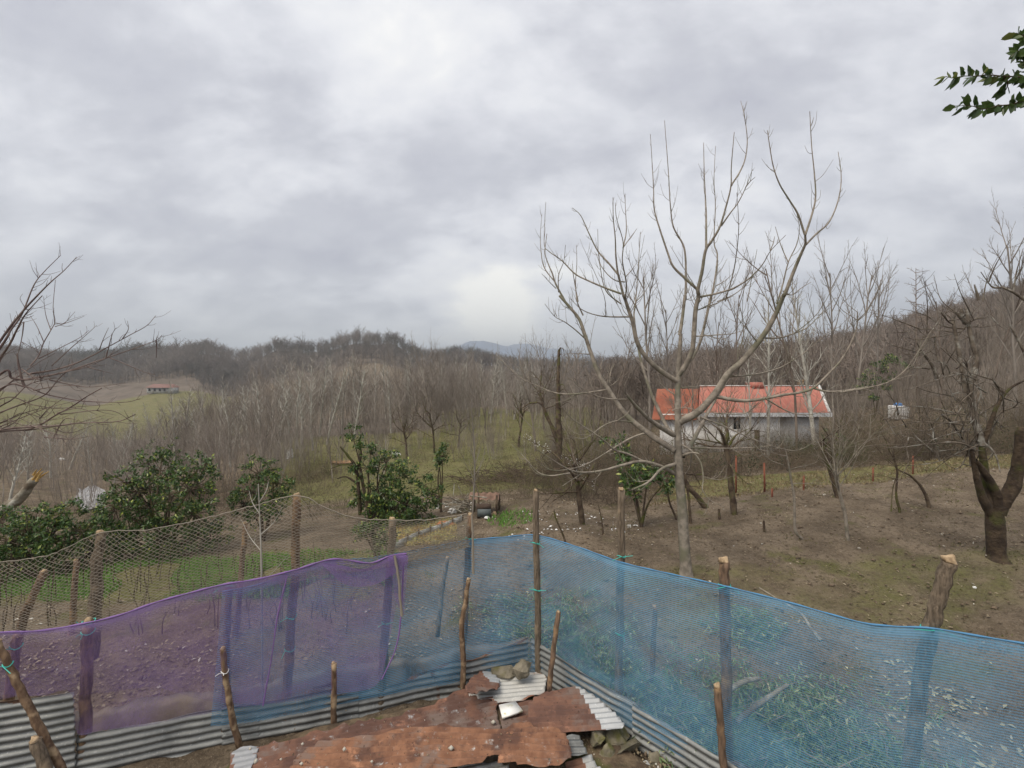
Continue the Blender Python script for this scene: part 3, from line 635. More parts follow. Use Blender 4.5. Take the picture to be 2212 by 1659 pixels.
# short stakes in front of the tin
SG = 'stakes holding the corrugated wall'
f_ = -.12
post([PL(1000, 1495, f_), PL(1001, 1420, f_), PL(997, 1350, f_), PL(1006, 1300, f_), PL(1012, 1252, f_)], .036, .028, 'stake', 'crooked peeled stake in front of tin, tallest of the stakes left of the corner', 'wooden_stake', 'stake', seed=17, group=SG, cut=.05)
post([PL(720, 1575, f_), PL(722, 1500, f_), PL(722, 1432, f_)], .034, .03, 'stake', 'shortest upright stake in the middle of the left tin wall', 'wooden_stake', 'stake', seed=18, group=SG, cut=.03)
post([PL(516, 1612, f_), PL(500, 1540, f_), PL(488, 1460, f_), PL(482, 1400, f_)], .034, .03, 'stake', 'dark bent stake with a white string near its pale top', 'wooden_stake', 'stake', seed=19, group=SG, ties=[(zL(486, 1437) , .05)], tiemat='whitey')
post([P(135, 1665, 4.35), P(95, 1590, 4.35), P(50, 1500, 4.35), P(12, 1425, 4.35), P(-8, 1385, 4.35)], .036, .03, 'stake', 'long slanting stake with patchy bark at the left edge', 'wooden_stake', 'stake', seed=20, group=SG, ties=[(E - (1433 - 800) / 1000 * 4.35, .12)])
post([P(112, 1740, 4.25), P(100, 1670, 4.25), P(76, 1598, 4.25)], .05, .045, 'post', 'grey stump of a post beside the long slanting stake', 'wooden_stake', 'stake', seed=21, group=SG, cut=.05)
post([P(1186, 1492, 5.55), P(1194, 1420, 5.6), P(1206, 1322, 5.65)], .033, .03, 'post_dark', 'brown stake leaning right just inside the pen corner', 'wooden_stake', 'stake', seed=22, group=SG, cut=.03)
post([P(1565, 1680, 4.3), P(1557, 1580, 4.3), P(1548, 1482, 4.3)], .034, .034, 'post_dark', 'smooth brown stake with fresh splintered top before the blue net', 'wooden_stake', 'stake', seed=23, group=SG, cut=.1)

# ------------------------------------------------------------------ nets
def lerp_poly(pts, t):
    pts = np.asarray(pts, float); s = np.append(0, np.cumsum(np.linalg.norm(np.diff(pts, axis=0), axis=1))); s /= s[-1]
    return np.stack([np.interp(t, s, pts[:, i]) for i in range(3)], -1)
def curtain(name, top, bot, nx, ny, mat, fold=.02, seed=0, label='', hem=None, hemr=.008, dens=0.0, group=None, hem_pts=None):
    top = cr([P(*p) for p in top], 6); bot = cr([P(*p) for p in bot], 6); t = np.linspace(0, 1, nx); T = lerp_poly(top, t); B = lerp_poly(bot, t)
    Ls = np.append(0, np.cumsum(np.linalg.norm(np.diff(T, axis=0), axis=1))); f = np.linspace(0, 1, ny)
    V = T[:, None] * (1 - f)[None, :, None] + B[:, None] * f[None, :, None]
    tang = nrm(np.gradient(T, axis=0)); nn_ = np.cross(tang, [0, 0, 1.]); nn_ = nrm(nn_)
    flat_ = V.reshape(-1, 3)
    nz = vnoise(flat_ * [1, 1, .45], 1.7, seed) * fold + vnoise(flat_ * [1, 1, .3], 4.5, seed + 3) * fold * .4
    nz = nz.reshape(nx, ny) * np.minimum(1, f * 6)[None]
    V = V + nz[:, :, None] * nn_[:, None]
    hgt = np.linalg.norm(T - B, axis=1)
    uv = np.stack([np.repeat(Ls, ny), (f[None] * hgt[:, None]).ravel()], -1)
    idx = np.arange(nx * ny).reshape(nx, ny); q = np.stack([idx[:-1, :-1], idx[1:, :-1], idx[1:, 1:], idx[:-1, 1:]], -1).reshape(-1, 4)
    a = np.full((nx, ny), dens); a[:, :2] += .25
    mb = MB(); mb.add(V.reshape(-1, 3), q, a=a.ravel(), uv=uv)
    o = link(name, mb.mesh(name, mat)); tag(o, label, 'net', group)
    if hem is not None:
        m2 = MB(); tube(m2, V[:, 0], hemr * (1 + .3 * np.sin(np.arange(nx) * .9)), 5); link('hem', m2.mesh('hem', hem), o)
    return o, V
def tl(*l): return [(px, py, dL(px) - .02) for px, py in l]
def tr_(*l): return [(px, py, dR(px) - .02) for px, py in l]
blue_top = tl((480, 1278), (560, 1262), (640, 1232), (720, 1212), (800, 1205), (850, 1197), (930, 1182), (1012, 1167), (1090, 1160)) + [(1158, 1156, 6.13)] + tr_((1250, 1182), (1340, 1214), (1450, 1240), (1565, 1266), (1700, 1300), (1850, 1342), (1920, 1352), (2012, 1357), (2110, 1373), (2212, 1390), (2330, 1412)) + [(px, 800 + (E - 2.2) / (dR(px) - .02) * 1000, dR(px) - .02) for px in (2600, 3100, 3600)]
def botz(px, z, f): d = f(px) - .02; return (px, 800 + (E - z) / d * 1000, d)
blue_bot = [botz(x, z, dL) for x, z in ((455, .3), (560, .25), (640, .25), (720, .25), (800, .25), (850, .25), (930, .25), (1012, .25), (1090, .25))] + [(1155, 1458, 6.13)] + \
    [botz(x, z, dR) for x, z in ((1250, .25), (1340, .25), (1450, .22), (1565, .2), (1700, .15), (1850, .1), (1920, .1), (2012, .1), (2110, .1), (2212, .1), (2330, .1), (2600, .1), (3100, .1), (3600, .1))]
blue, Vb = curtain('shade_net', blue_top, blue_bot, 260, 40, M['net_blue'], .03, 1, 'long sheer blue net with horizontal threads round the pen', M['hem_blue'], .007)
pt = [(-600, 1455, 3.97), (-120, 1372, 4.42), (0, 1366, 4.53), (90, 1362, 4.62), (185, 1346, 4.70), (260, 1328, 4.8), (340, 1300, 4.88), (420, 1278, 4.97), (485, 1262, 5.05), (560, 1250, 5.14), (640, 1230, 5.25), (700, 1211, 5.33), (740, 1208, 5.4), (800, 1216, 5.48), (845, 1200, 5.55), (878, 1196, 5.6)]
pb = [(-600, 1650, 3.97), (-120, 1540, 4.42), (0, 1512, 4.53), (90, 1504, 4.6), (150, 1497, 4.64), (164, 1588, 4.70), (215, 1583, 4.75), (320, 1565, 4.86), (420, 1545, 4.97), (480, 1530, 5.04), (560, 1522, 5.13), (640, 1510, 5.22), (700, 1500, 5.3), (740, 1498, 5.36), (800, 1488, 5.44), (825, 1465, 5.47)]
purple, _ = curtain('shade_net', pt, pb, 150, 36, M['net_purple'], .05, 5, 'sheer purple net draped over the left part of the fence', M['hem_purple'], .010)
# loose overlapping fold and gathered end of the purple net: parts of it
def purple_part(name, top, bot, nx, ny, fold, seed, dens):
    o, V = curtain(name, top, bot, nx, ny, M['net_purple'], fold, seed, '', None, 0, dens); o.parent = purple
    for k in ('label', 'category'): del o[k]
    return o
purple_part('second_layer', [(-120, 1374, 4.38), (185, 1349, 4.66), (340, 1303, 4.84), (485, 1265, 5.01), (622, 1240, 5.19)], [(-120, 1500, 4.38), (185, 1500, 4.66), (340, 1490, 4.84), (485, 1520, 5.0), (568, 1522, 5.10)], 90, 24, .05, 9, -.12)
purple_part('gathered_fold', [(690, 1214, 5.28), (740, 1222, 5.34), (790, 1228, 5.42), (840, 1205, 5.49), (876, 1198, 5.54)], [(700, 1225, 5.28), (745, 1262, 5.34), (800, 1266, 5.42), (850, 1240, 5.49), (882, 1215, 5.54)], 40, 10, .03, 11, .22)
purple_part('hanging_end', [(838, 1204, 5.5), (860, 1196, 5.52), (882, 1200, 5.54)], [(856, 1300, 5.5), (866, 1320, 5.52), (872, 1330, 5.53)], 20, 24, .04, 12, .12)
def edge_roll(pts, r):
    mb = MB(); tube(mb, cr([P(*p) for p in pts], 6), r, 5, lump=.3); o = link('hem', mb.mesh('hem', M['hem_purple']), purple)
edge_roll([(620, 1245, 5.17), (600, 1330, 5.16), (585, 1430, 5.13), (568, 1525, 5.10)], .007)
edge_roll([(872, 1215, 5.53), (866, 1330, 5.52), (855, 1400, 5.5), (825, 1468, 5.46)], .009)

# brown fishing net: diamond mesh of knotted cord
def fishing_net():
    top = [(-600, 1290, 5.2), (-160, 1255, 5.5), (-60, 1228, 5.55), (0, 1215, 5.58), (110, 1198, 5.6), (215, 1152, 5.6), (330, 1143, 5.55), (440, 1120, 5.5), (560, 1090, 5.4), (641, 1070, 5.31), (700, 1095, 5.36), (760, 1118, 5.46), (850, 1124, 5.6), (930, 1122, 5.72), (1016, 1108, 5.86)]
    bot = [(-600, 1480, 5.1), (-160, 1420, 5.4), (-60, 1400, 5.4), (0, 1390, 5.4), (110, 1385, 5.4), (215, 1365, 5.4), (330, 1335, 5.38), (440, 1300, 5.36), (560, 1270, 5.3), (641, 1258, 5.28), (700, 1240, 5.34), (760, 1235, 5.42), (850, 1222, 5.55), (930, 1200, 5.7), (1018, 1180, 5.84)]
    T0 = cr([P(*p) for p in top], 8); B0 = cr([P(*p) for p in bot], 8); n = 900; t = np.linspace(0, 1, n); T = lerp_poly(T0, t); B = lerp_poly(B0, t)
    L = np.linalg.norm(np.diff(T, axis=0), axis=1).sum()
    def S(u, f):
        a = np.clip(u, 0, 1) * (n - 1); i = np.minimum(a.astype(int), n - 2); w = (a - i)[:, None]
        Tt = T[i] * (1 - w) + T[i + 1] * w; Bb = B[i] * (1 - w) + B[i + 1] * w
        p = Tt * (1 - f[:, None]) + Bb * f[:, None]; return p
    mb = MB(); cell = .088; nc = int(L / cell); span = 28.0    # rows of half cells over the height
    for s in (-1, 1):
        for k in range(-int(span) - 1, nc + int(span) + 1):
            f = np.linspace(0, 1, 61); u = (k * cell + s * f * span * cell) / L
            m = (u >= 0) & (u <= 1)
            if m.sum() < 3: continue
            fm = f[m] ** .85; p = S(u[m], fm)
            p[:, 2] -= .03 * np.sin(np.pi * fm) ; p += vnoise(p, 3.0, 2)[:, None] * .02; p += rng.normal(0, .003, p.shape)
            tube(mb, p, .0027, 3)
    o = link('fishing_net', mb.mesh('fishing_net', M['rope'])); tag(o, 'brown diamond mesh fishing net slung between the posts on the left', 'net')
    m2 = MB(); tube(m2, T[::6] + rng.normal(0, .004, T[::6].shape), .006, 4); link('head_rope', m2.mesh('head_rope', M['rope']), o)
    m3 = MB(); tube(m3, cr([P(1019, 1110, 5.8), P(1021, 1160, 5.78), P(1023, 1240, 5.78)], 6), .014, 5, lump=.25)
    link('hanging_strand', m3.mesh('hanging_strand', M['rope']), o); m3 = MB()
    tube(m3, cr([P(853, 1200, 5.48), P(862, 1260, 5.46), P(868, 1330, 5.46)], 6), .016, 5, lump=.25)
    link('hanging_strand', m3.mesh('hanging_strand', M['rope']), o)
fishing_net()

# concrete kerb behind the left tin wall
def ledge():
    n = 170; pxs = np.linspace(60, 1150, n); rows = []
    for px in pxs:
        c = P(px, 0, dL(px) + .40); t = vnoise(np.array([[c[0], c[1], 0]]), 1.3, 4)[0] * .06; e_ = vnoise(np.array([[c[0], c[1], 5]]), 3.5, 8)[0] * .05
        rows.append([c - nL * (.22) * -1 * 0 + nL * (-.02 + e_) * 1.0 + [0, 0, z - c[2]] if i in (0, 1) else c - nL * (.13) + [0, 0, z - c[2]] for i, z in ((0, -.1), (1, .29 + t), (2, .33 + t), (3, .0))])
    V = np.array(rows); idx = np.arange(n * 4).reshape(n, 4); q = np.stack([idx[:-1, :-1], idx[1:, :-1], idx[1:, 1:], idx[:-1, 1:]], -1).reshape(-1, 4)
    V = V.reshape(-1, 3); V = V + np.stack([vnoise(V, 6, 1), vnoise(V, 6, 2), vnoise(V, 7, 3)], -1) * .045
    mb = MB(); mb.add(V, q, [[0, 1, 2], [0, 2, 3], [n * 4 - 4, n * 4 - 2, n * 4 - 3], [n * 4 - 4, n * 4 - 1, n * 4 - 2]])
    tag(link('concrete_ledge', mb.mesh('concrete_ledge', M['concrete'], False)), 'low worn concrete ledge seen through the nets behind the tin wall', 'ledge')
ledge()


# ------------------------------------------------------------------ traced trees
class Traced:
    k0 = 1.0; k1 = 1.0
    """branches measured in the photograph, given depth branch by branch"""
    def __init__(s, d0): s.d0 = d0; s.px = []; s.br = []
    def depth_at(s, p):
        if not s.px: return s.d0
        A = np.concatenate(s.px); k = np.argmin(np.hypot(A[:, 0] - p[0], A[:, 1] - p[1])); return A[k, 2]
    def add(s, pts, r0, r1, dd=None, d_start=None, sides=5):
        pts = np.array(pts, float); ds = s.depth_at(pts[0]) if d_start is None else d_start
        L = np.hypot(*np.diff(pts, axis=0).T).sum()
        if dd is None: dd = rng.uniform(-1, 1) * min(1.4, L / 1000 * s.d0 * .55)
        q = cr(pts, 6); t = np.linspace(0, 1, len(q)); d = ds + dd * t
        s.px.append(np.column_stack([q, d])); w = np.array([P(x, y, z) for (x, y), z in zip(q, d)])
        s.br.append((w, s.k0 * r0 * (1 - t) ** 1.1 + s.k1 * r1, sides)); return w
    def twigs(s, every, lmin, lmax, up, r=.0035, skip=0, sub=.3, rmin=0, zmax=99):
        out = []
        for w, rad, _ in s.br[skip:]:
            L = np.linalg.norm(np.diff(w, axis=0), axis=1).sum(); k = int(L / every)
            for _ in range(k):
                f = rng.uniform(.12, 1); i = min(int(f * (len(w) - 1)), len(w) - 2)
                if rad[i] > .045 or rad[i] < rmin or w[i][2] > zmax: continue
                p = w[i] + (w[i + 1] - w[i]) * rng.random(); t = nrm(w[i + 1] - w[i])
                o = nrm(np.cross(t, rng.normal(size=3))); dr = nrm(t * .6 + o * .8 + np.array([0, 0, up * .5])); l = rng.uniform(lmin, lmax) * rng.uniform(.4, 1)
                q = [p, p + dr * l * .5 + rng.normal(0, l * .04, 3), p + (dr + np.array([0, 0, up * .5])) * l + rng.normal(0, l * .06, 3)]
                q = cr(q, 3); out.append((q, np.linspace(min(r * 1.3, rad[i] * .8), r * .5, len(q)), 3))
                if rng.random() < sub:
                    o2 = nrm(rng.normal(size=3) + [0, 0, up]); b = q[len(q) // 2]; out.append((np.array([b, b + nrm(dr + o2 * .8) * l * .45]), np.array([r * .7, r * .4]), 3))
        s.br += out
    def mesh(s, name, mat, base, a=0, b=None, lump=.03):
        mb = MB()
        for w, rad, sd in s.br[a:b]: tube(mb, w - base, rad, sd, lump=lump if sd > 4 else 0)
        return mb.mesh(name, mat)
def seg(f, *pts): return [f(*p) for p in pts]

t1 = Traced(8.3)
t1.add([(1483, 1252), (1479, 1190), (1474, 1105)] + seg(cC, (1440,1400),(1430,1150),(1428,900),(1428,640),(1440,450),(1450,290)), .075, .030, 0, sides=10)
base1 = t1.br[0][0][0].copy(); base1[2] = float(h(base1[0], base1[1])) - .05
t1.br[0][0][0] = base1; t1.br[0][1][:3] += np.array([.035, .02, .008])
A_, B_, C_, D_ = cA, cB, cC, cD; t1.k0 = 1.12; t1.k1 = 1.3
t1.add(seg(D_, (60,300),(80,170),(100,0)) + seg(B_, (195,1620),(200,1430),(185,1225),(105,1070),(80,900),(65,650),(35,250)), .026, .004, .3)
w2 = t1.add(seg(D_, (45,610),(110,520),(160,390),(180,120),(205,0)) + seg(B_, (292,1550),(325,1400),(350,1250),(400,1170),(460,1065),(510,900),(545,750),(548,600),(570,340)), .040, .004, -.8, sides=7)
t1.add(seg(B_, (545,750),(610,650),(655,540),(670,390),(645,200),(620,100)), .010, .003)
t1.add(seg(B_, (355,1240),(355,1000),(350,860),(340,650),(335,420)), .014, .004, .5)
t1.add(seg(B_, (470,1060),(540,960),(600,880),(660,760),(710,625)), .010, .003); t1.add(seg(B_, (655,765),(690,720),(730,685)), .005, .003)
t1.add(seg(A_, (1520,1550),(1420,1460),(1330,1370),(1290,1270),(1220,1060),(1185,930),(1180,780),(1170,600),(1155,355)), .020, .0035)
t1.add(seg(B_, (310,1605),(450,1575),(580,1530),(700,1450),(790,1350),(850,1250),(965,1130)), .014, .003)
t1.add(seg(B_, (845,1250),(870,1190),(880,1140)), .005, .003)
t1.add(seg(D_, (60,965),(200,890),(330,750),(430,600),(540,500),(650,370),(730,260),(800,130),(855,0)) + seg(B_, (960,1580),(1030,1400),(1080,1280),(1115,1200),(1115,1130)), .050, .012, -1.0, sides=8)
t1.add(seg(B_, (1115,1130),(1170,960),(1195,830),(1185,650),(1165,450),(1150,180)), .011, .004)
t1.add(seg(B_, (1112,1125),(1060,970),(1000,870),(920,740),(870,600),(840,430),(825,325)), .011, .004)
t1.add(seg(B_, (1118,1205),(1200,1120),(1290,1040),(1350,920),(1385,780),(1390,650),(1368,490)), .011, .004)
t1.add(seg(B_, (895,1659),(940,1520),(985,1340),(1050,1200),(1070,1080),(1050,960)), .009, .003); t1.add(seg(B_, (985,1340),(930,1210),(885,1065)), .006, .003)
t1.add(seg(B_, (945,1560),(1010,1590),(1080,1540),(1160,1490)), .008, .003)
t1.add(seg(D_, (330,770),(450,795),(560,805),(700,790),(850,760),(960,745),(1080,710),(1180,620),(1300,490),(1380,350),(1420,230),(1425,120)), .026, .006, -.6, sides=6)
t1.add(seg(D_, (1090,710),(1200,735),(1350,725),(1500,697)) + seg(cR, (500,790),(620,770),(740,740),(830,680),(910,570),(970,470)), .013, .004, -.6)
t1.add(seg(cR, (740,740),(800,720),(910,690)), .006, .003)
t1.add(seg(D_, (720,325),(830,320),(930,290),(1040,240),(1140,140),(1255,10)), .012, .003)
t1.add(seg(D_, (430,620),(560,610),(700,590),(830,550),(950,480),(1060,400),(1200,280),(1300,230)), .013, .003, .8)
t1.add(seg(D_, (440,600),(500,610),(515,540),(505,430),(545,330),(545,200),(520,70)), .011, .004); t1.add(seg(D_, (660,360),(590,270),(545,180)), .008, .003)
t1.add(seg(C_, (1425,660),(1330,600),(1240,530),(1160,440),(1110,340),(1080,200),(1040,80),(1015,0)) + seg(A_, (950,1600),(920,1480),(905,1420),(890,1290),(885,1150),(870,1000),(868,840)), .040, .004, -.7, sides=7)
t1.add(seg(A_, (960,1640),(970,1500),(940,1330),(945,1180),(895,1000),(885,880)), .010, .003); t1.add(seg(A_, (945,1230),(970,1100),(965,950),(958,820)), .007, .003)
t1.add(seg(A_, (950,1220),(1000,1150),(1052,1080)), .005, .003); t1.add(seg(A_, (965,1450),(1010,1400),(1045,1350)), .005, .003)
t1.add(seg(A_, (905,1430),(830,1340),(750,1250),(680,1110),(620,980),(555,920)), .012, .004); t1.add(seg(A_, (960,1490),(880,1475),(800,1400),(760,1310),(750,1085)), .007, .003)
t1.add(seg(A_, (930,1580),(820,1540),(700,1490),(580,1430),(490,1340),(440,1300),(370,1250),(340,1200),(345,1000),(352,875)), .013, .003, 1.0)
t1.add(seg(A_, (590,1640),(580,1500),(590,1350),(587,1205)), .007, .003, d_start=8.6); t1.add(seg(A_, (600,1640),(570,1480),(555,1350)), .007, .003, d_start=8.6)
t1.add(seg(A_, (450,1570),(450,1440),(490,1330),(503,1205)), .006, .003)
t1.add(seg(A_, (930,1659),(830,1580),(790,1490),(765,1350),(735,1265)), .008, .003)
t1.add(seg(C_, (1055,160),(850,155),(700,110),(600,20)), .010, .003)
t1.add(seg(C_, (1400,1185),(1250,1090),(1100,980),(1000,880),(900,730),(820,600),(760,440),(710,290),(670,180),(600,90),(520,0)) + seg(A_, (500,1640),(430,1510),(400,1420),(370,1350),(345,1260),(360,1120)), .046, .005, 1.0, sides=7)
t1.add(seg(A_, (430,1500),(340,1380),(315,1250),(310,1130),(322,965)), .008, .003); t1.add(seg(A_, (430,1540),(370,1480),(320,1425)), .005, .003)
t1.add(seg(C_, (735,345),(640,260),(560,200),(480,155),(405,60)), .009, .003); t1.add(seg(C_, (500,160),(470,95)), .004, .002)
t1.add(seg(C_, (700,150),(660,60),(655,0)), .008, .004)
t1.add(seg(C_, (760,448),(650,442),(560,445)), .006, .003)
t1.add(seg(C_, (1395,1065),(1300,1010),(1200,940),(1100,840),(1020,740)), .030, .014, -.8, sides=6)
t1.add(seg(C_, (1400,1365),(1300,1310),(1150,1270),(1000,1300),(850,1340),(700,1355),(600,1335),(500,1280),(330,1170)), .028, .004, -1.2, sides=6)
t1.add(seg(C_, (1180,1280),(1050,1215),(940,1180),(850,1100),(700,1000),(600,930),(530,840)), .017, .004)
t1.add(seg(C_, (1410,1290),(1300,1330),(1200,1430),(1070,1490)), .018, .010, -.8)
t1.add(seg(C_, (1180,1050),(1050,1100),(900,1190),(750,1280),(620,1325),(450,1335),(330,1250)), .014, .003, -.9)
t1.add(seg(C_, (600,1360),(450,1380),(350,1350),(250,1240),(150,1140)), .009, .003); t1.add(seg(C_, (700,1360),(600,1420),(540,1460)), .006, .003)
t1.add(seg(C_, (1095,970),(960,960),(850,1000),(720,1090),(600,1080)), .012, .003, -.7); t1.add(seg(C_, (960,960),(1030,910),(1085,840)), .006, .003)
t1.add(seg(C_, (880,720),(750,740),(600,755),(470,740),(350,690),(240,640),(130,550),(30,450)), .014, .004, .9)
t1.add(seg(C_, (1040,795),(900,790),(780,760),(680,700),(580,620)), .009, .003); t1.add(seg(C_, (650,755),(570,800),(480,820)), .006, .003)
t1.add(seg(C_, (915,690),(970,640),(1005,570)), .006, .003); t1.add(seg(C_, (905,670),(910,590),(940,520)), .006, .003); t1.add(seg(C_, (910,1130),(915,1040),(905,1000)), .006, .003)
t1.add(seg(C_, (1370,1060),(1300,920),(1220,740),(1150,520),(1115,340),(1090,160)) + seg(A_, (1040,1659),(1060,1400),(1078,1105)), .030, .004, 1.3, sides=6)
t1.add(seg(A_, (1045,1640),(1110,1570),(1160,1480)), .006, .003)
t1.add(seg(D_, (80,1225),(140,1150),(230,980),(320,820),(420,660)), .036, .012, 1.2, sides=6)
t1.add(seg(D_, (60,610),(140,500),(210,370),(250,220),(300,0)) + seg(B_, (385,1650),(425,1450),(440,1280),(415,1180),(425,900),(415,700),(427,445)), .026, .003, 1.2, sides=6)
t1.add(seg(B_, (500,1640),(560,1430),(590,1250),(605,1050),(590,805)), .008, .003, d_start=8.9); t1.add(seg(B_, (430,1520),(500,1480),(560,1425)), .006, .003)
t1.add(seg(B_, (670,1640),(700,1480),(745,1240)), .006, .003, d_start=8.9); t1.add(seg(B_, (440,1640),(560,1590),(660,1510),(730,1410)), .008, .003)
t1.add(seg(D_, (140,1165),(400,1170),(600,1165),(760,1150)), .012, .003, -.6); t1.add(seg(D_, (220,930),(400,1000),(600,1090),(780,1155),(960,1185),(1130,1100)), .013, .003, -.7)
t1.add(seg(D_, (60,1135),(150,1190),(220,1280),(240,1400),(235,1490),(300,1570),(400,1620)), .013, .003, -.6); t1.add(seg(D_, (150,1200),(140,1300),(105,1365)), .008, .004)
t1.add(seg(D_, (80,1225),(150,1205),(210,1212)), .016, .010, -.3); t1.add(seg(D_, (620,1130),(740,1250),(860,1300)), .007, .003, d_start=7.8)
t1.add(seg(D_, (70,705),(150,700),(260,700)), .008, .003); t1.add(seg(D_, (180,310),(330,300),(460,290),(540,265)), .008, .003); t1.add(seg(D_, (190,110),(330,60),(470,0)), .008, .003)
t1.add(seg(D_, (330,900),(560,900),(690,800),(900,715)), .007, .003, d_start=8.0); t1.add(seg(D_, (720,790),(900,890),(1050,912),(1180,880)), .009, .003, d_start=7.7)
t1.add(seg(C_, (1405,760),(1320,700),(1260,630)), .008, .003); t1.add(seg(C_, (1300,960),(1360,880),(1400,850)), .006, .003); t1.add(seg(D_, (0,880),(80,860),(160,870),(330,920)), .006, .003, d_start=8.1)
nt1 = len(t1.br)
t1.twigs(.55, .4, 1.0, .8, .0065, 1, 0, .0065, 5.6)
t1.twigs(.19, .08, .40, .7, .0040, 1, .3)
rt = empty('bare_tree', base1); tag(rt, 'tall leafless tree with straight grey trunk rising behind the blue net, largest against the sky', 'tree')
link('trunk', t1.mesh('trunk', M['bark_main'], base1, 0, 1), rt); link('crown', t1.mesh('crown', M['bark_main'], base1, 1), rt)

t2 = Traced(8.2); F_, G_ = cF, cG
t2.add(seg(F_, (1195,1590),(1192,1500),(1185,1350),(1180,1200),(1172,1090)), .055, .150, 0, sides=12)
base2 = t2.br[0][0][0].copy(); base2[2] = float(h(base2[0], base2[1])) - .05; t2.br[0][0][0] = base2; t2.br[0][1][:] = np.linspace(.14, .125, len(t2.br[0][1])); t2.br[0][1][:3] += [.07, .035, .012]
t2.add(seg(F_, (1150,1180),(1075,1040),(1030,900),(995,740),(968,600)), .05, .030, -.15, d_start=8.2, sides=9)
t2.add(seg(F_, (1165,1170),(1110,1040),(1095,900),(1085,760),(1070,650),(1068,560),(1105,460),(1150,330),(1200,200),(1260,100),(1330,30)) + seg(G_, (1500,1480)), .060, .016, .2, d_start=8.22, sides=9)
t2.add(seg(F_, (1195,1150),(1195,1010),(1130,870),(1050,750),(1000,690)), .05, .040, -.15, d_start=8.2, sides=9)
t2.add(seg(F_, (1200,1160),(1270,1040),(1340,930),(1385,760),(1410,580),(1445,420)) + [(2290, 1010), (2340, 900)], .07, .055, -.2, d_start=8.2, sides=10)
t2.add([(2285, 1020), (2270, 930), (2235, 860), (2215, 770), (2180, 700)], .05, .012, .2, d_start=8.05, sides=7); t2.add([(2335, 905), (2320, 800), (2260, 700), (2240, 600)], .05, .01, .2, d_start=8.0, sides=7)
t2.add(seg(F_, (1068,560),(1020,400),(980,220)) + seg(G_, (1000,1560),(1060,1300),(1020,1120),(985,950),(968,800)), .035, .03, .5, sides=7)
t2.add(seg(G_, (985,950),(930,880),(915,800)), .02, .025, 0, sides=6); t2.add(seg(G_, (960,930),(890,860),(868,835)), .015, .02, 0, sides=6)
t2.add(seg(G_, (960,1590),(910,1300),(870,1080),(850,960),(838,900)), .02, .025, .2, d_start=8.6, sides=6); t2.add(seg(G_, (850,950),(800,925),(775,905)), .012, .008, 0)
t2.add(seg(F_, (1000,600),(900,540),(760,525),(640,540),(500,550),(280,578)), .02, .004, -.3, d_start=8.2)
t2.add(seg(F_, (880,430),(905,430),(900,500)), .012, .006, 0, d_start=8.1); t2.add(seg(F_, (700,275),(780,330),(830,400),(870,430)), .016, .01, 0, d_start=8.2)
t2.add(seg(G_, (1060,1470),(930,1415),(780,1440),(600,1500),(380,1570)), .014, .004, -.4, d_start=8.4)
t2.add(seg(G_, (950,990),(780,970),(680,930),(600,870),(450,820),(340,800)), .012, .003, .3); t2.add(seg(G_, (850,1020),(700,1000),(560,990),(380,1020),(130,1030)), .010, .003, .2)
t2.add(seg(G_, (690,1460),(640,1330),(560,1220),(500,1120)), .022, .012, 0, d_start=8.6, sides=6); t2.add(seg(G_, (620,1365),(480,1355),(390,1400),(300,1480)), .010, .004, -.2)
t2.add(seg(G_, (1520,720),(1400,640),(1300,600),(1220,600),(1170,550),(1100,450)), .018, .006, .2, d_start=8.0, sides=6); t2.add(seg(G_, (1175,545),(1220,430),(1260,350),(1330,230),(1400,95)), .010, .003, .1)
t2.add(seg(G_, (1120,730),(1140,600),(1180,470),(1290,250)), .009, .003, 0); t2.add(seg(G_, (1080,720),(1060,640),(1040,570)), .014, .012, 0, d_start=8.5)
t2.add(seg(G_, (1410,640),(1430,480),(1470,330),(1500,230)), .010, .004, 0); t2.add(seg(G_, (1005,920),(1100,880),(1200,875)), .007, .004, 0)
t2.add(seg(F_, (1240,120),(1330,150),(1440,180)), .012, .006, 0); t2.add(seg(F_, (1170,310),(1260,240),(1440,190)), .014, .008, 0); t2.add(seg(F_, (1020,510),(1120,560),(1190,650),(1230,800)), .02, .008, -.3)
t2.add(seg(G_, (1330,1600),(1250,1520),(1210,1450)), .018, .012, 0); t2.add(seg(G_, (1150,1590),(1060,1530),(1000,1480),(880,1510)), .012, .004, 0); t2.add(seg(F_, (930,130),(900,170),(800,110)), .01, .004, 0)
for (x, y), (x2, y2), k in (((980,300),(560,380),6), ((1000,560),(420,470),6), ((1150,330),(1300,150),4)):
    for _ in range(k):
        a = np.array(F_(x, y)) + rng.normal(0, 14, 2); b = np.array(F_(x2, y2)) + rng.normal(0, 55, 2); m_ = (a + b) / 2 + rng.normal(0, 14, 2)
        t2.add([a, m_, b], .008, .003, rng.uniform(-.6, .6), d_start=8.3 + rng.uniform(-.4, .4))
for _ in range(130):
    A_2 = np.concatenate(t2.px[6:]); q_ = A_2[rng.integers(len(A_2))]
    if not (1900 < q_[0] < 2330 and 670 < q_[1] < 1010): continue
    b_ = q_[:2] + rng.normal(0, 48, 2) + [-14, -20]; m_ = (q_[:2] + b_) / 2 + rng.normal(0, 11, 2); t2.add([q_[:2], m_, b_], .009, .003, rng.uniform(-.5, .5), d_start=q_[2])
for q_ in ([(2300, 1000), (2380, 880), (2420, 740), (2400, 600)], [(2335, 920), (2450, 850), (2560, 720), (2600, 620)], [(2320, 960), (2440, 940), (2560, 900), (2680, 800)], [(2270, 930), (2320, 840), (2350, 720), (2380, 560)]): t2.add(q_, .045, .008, rng.uniform(-1, 1), d_start=8.1, sides=6)
t2.twigs(.22, .10, .45, .25, .004, 1, .4)
rt = empty('bare_tree', base2); tag(rt, 'old gnarled mossy tree forking low at the right edge', 'tree')
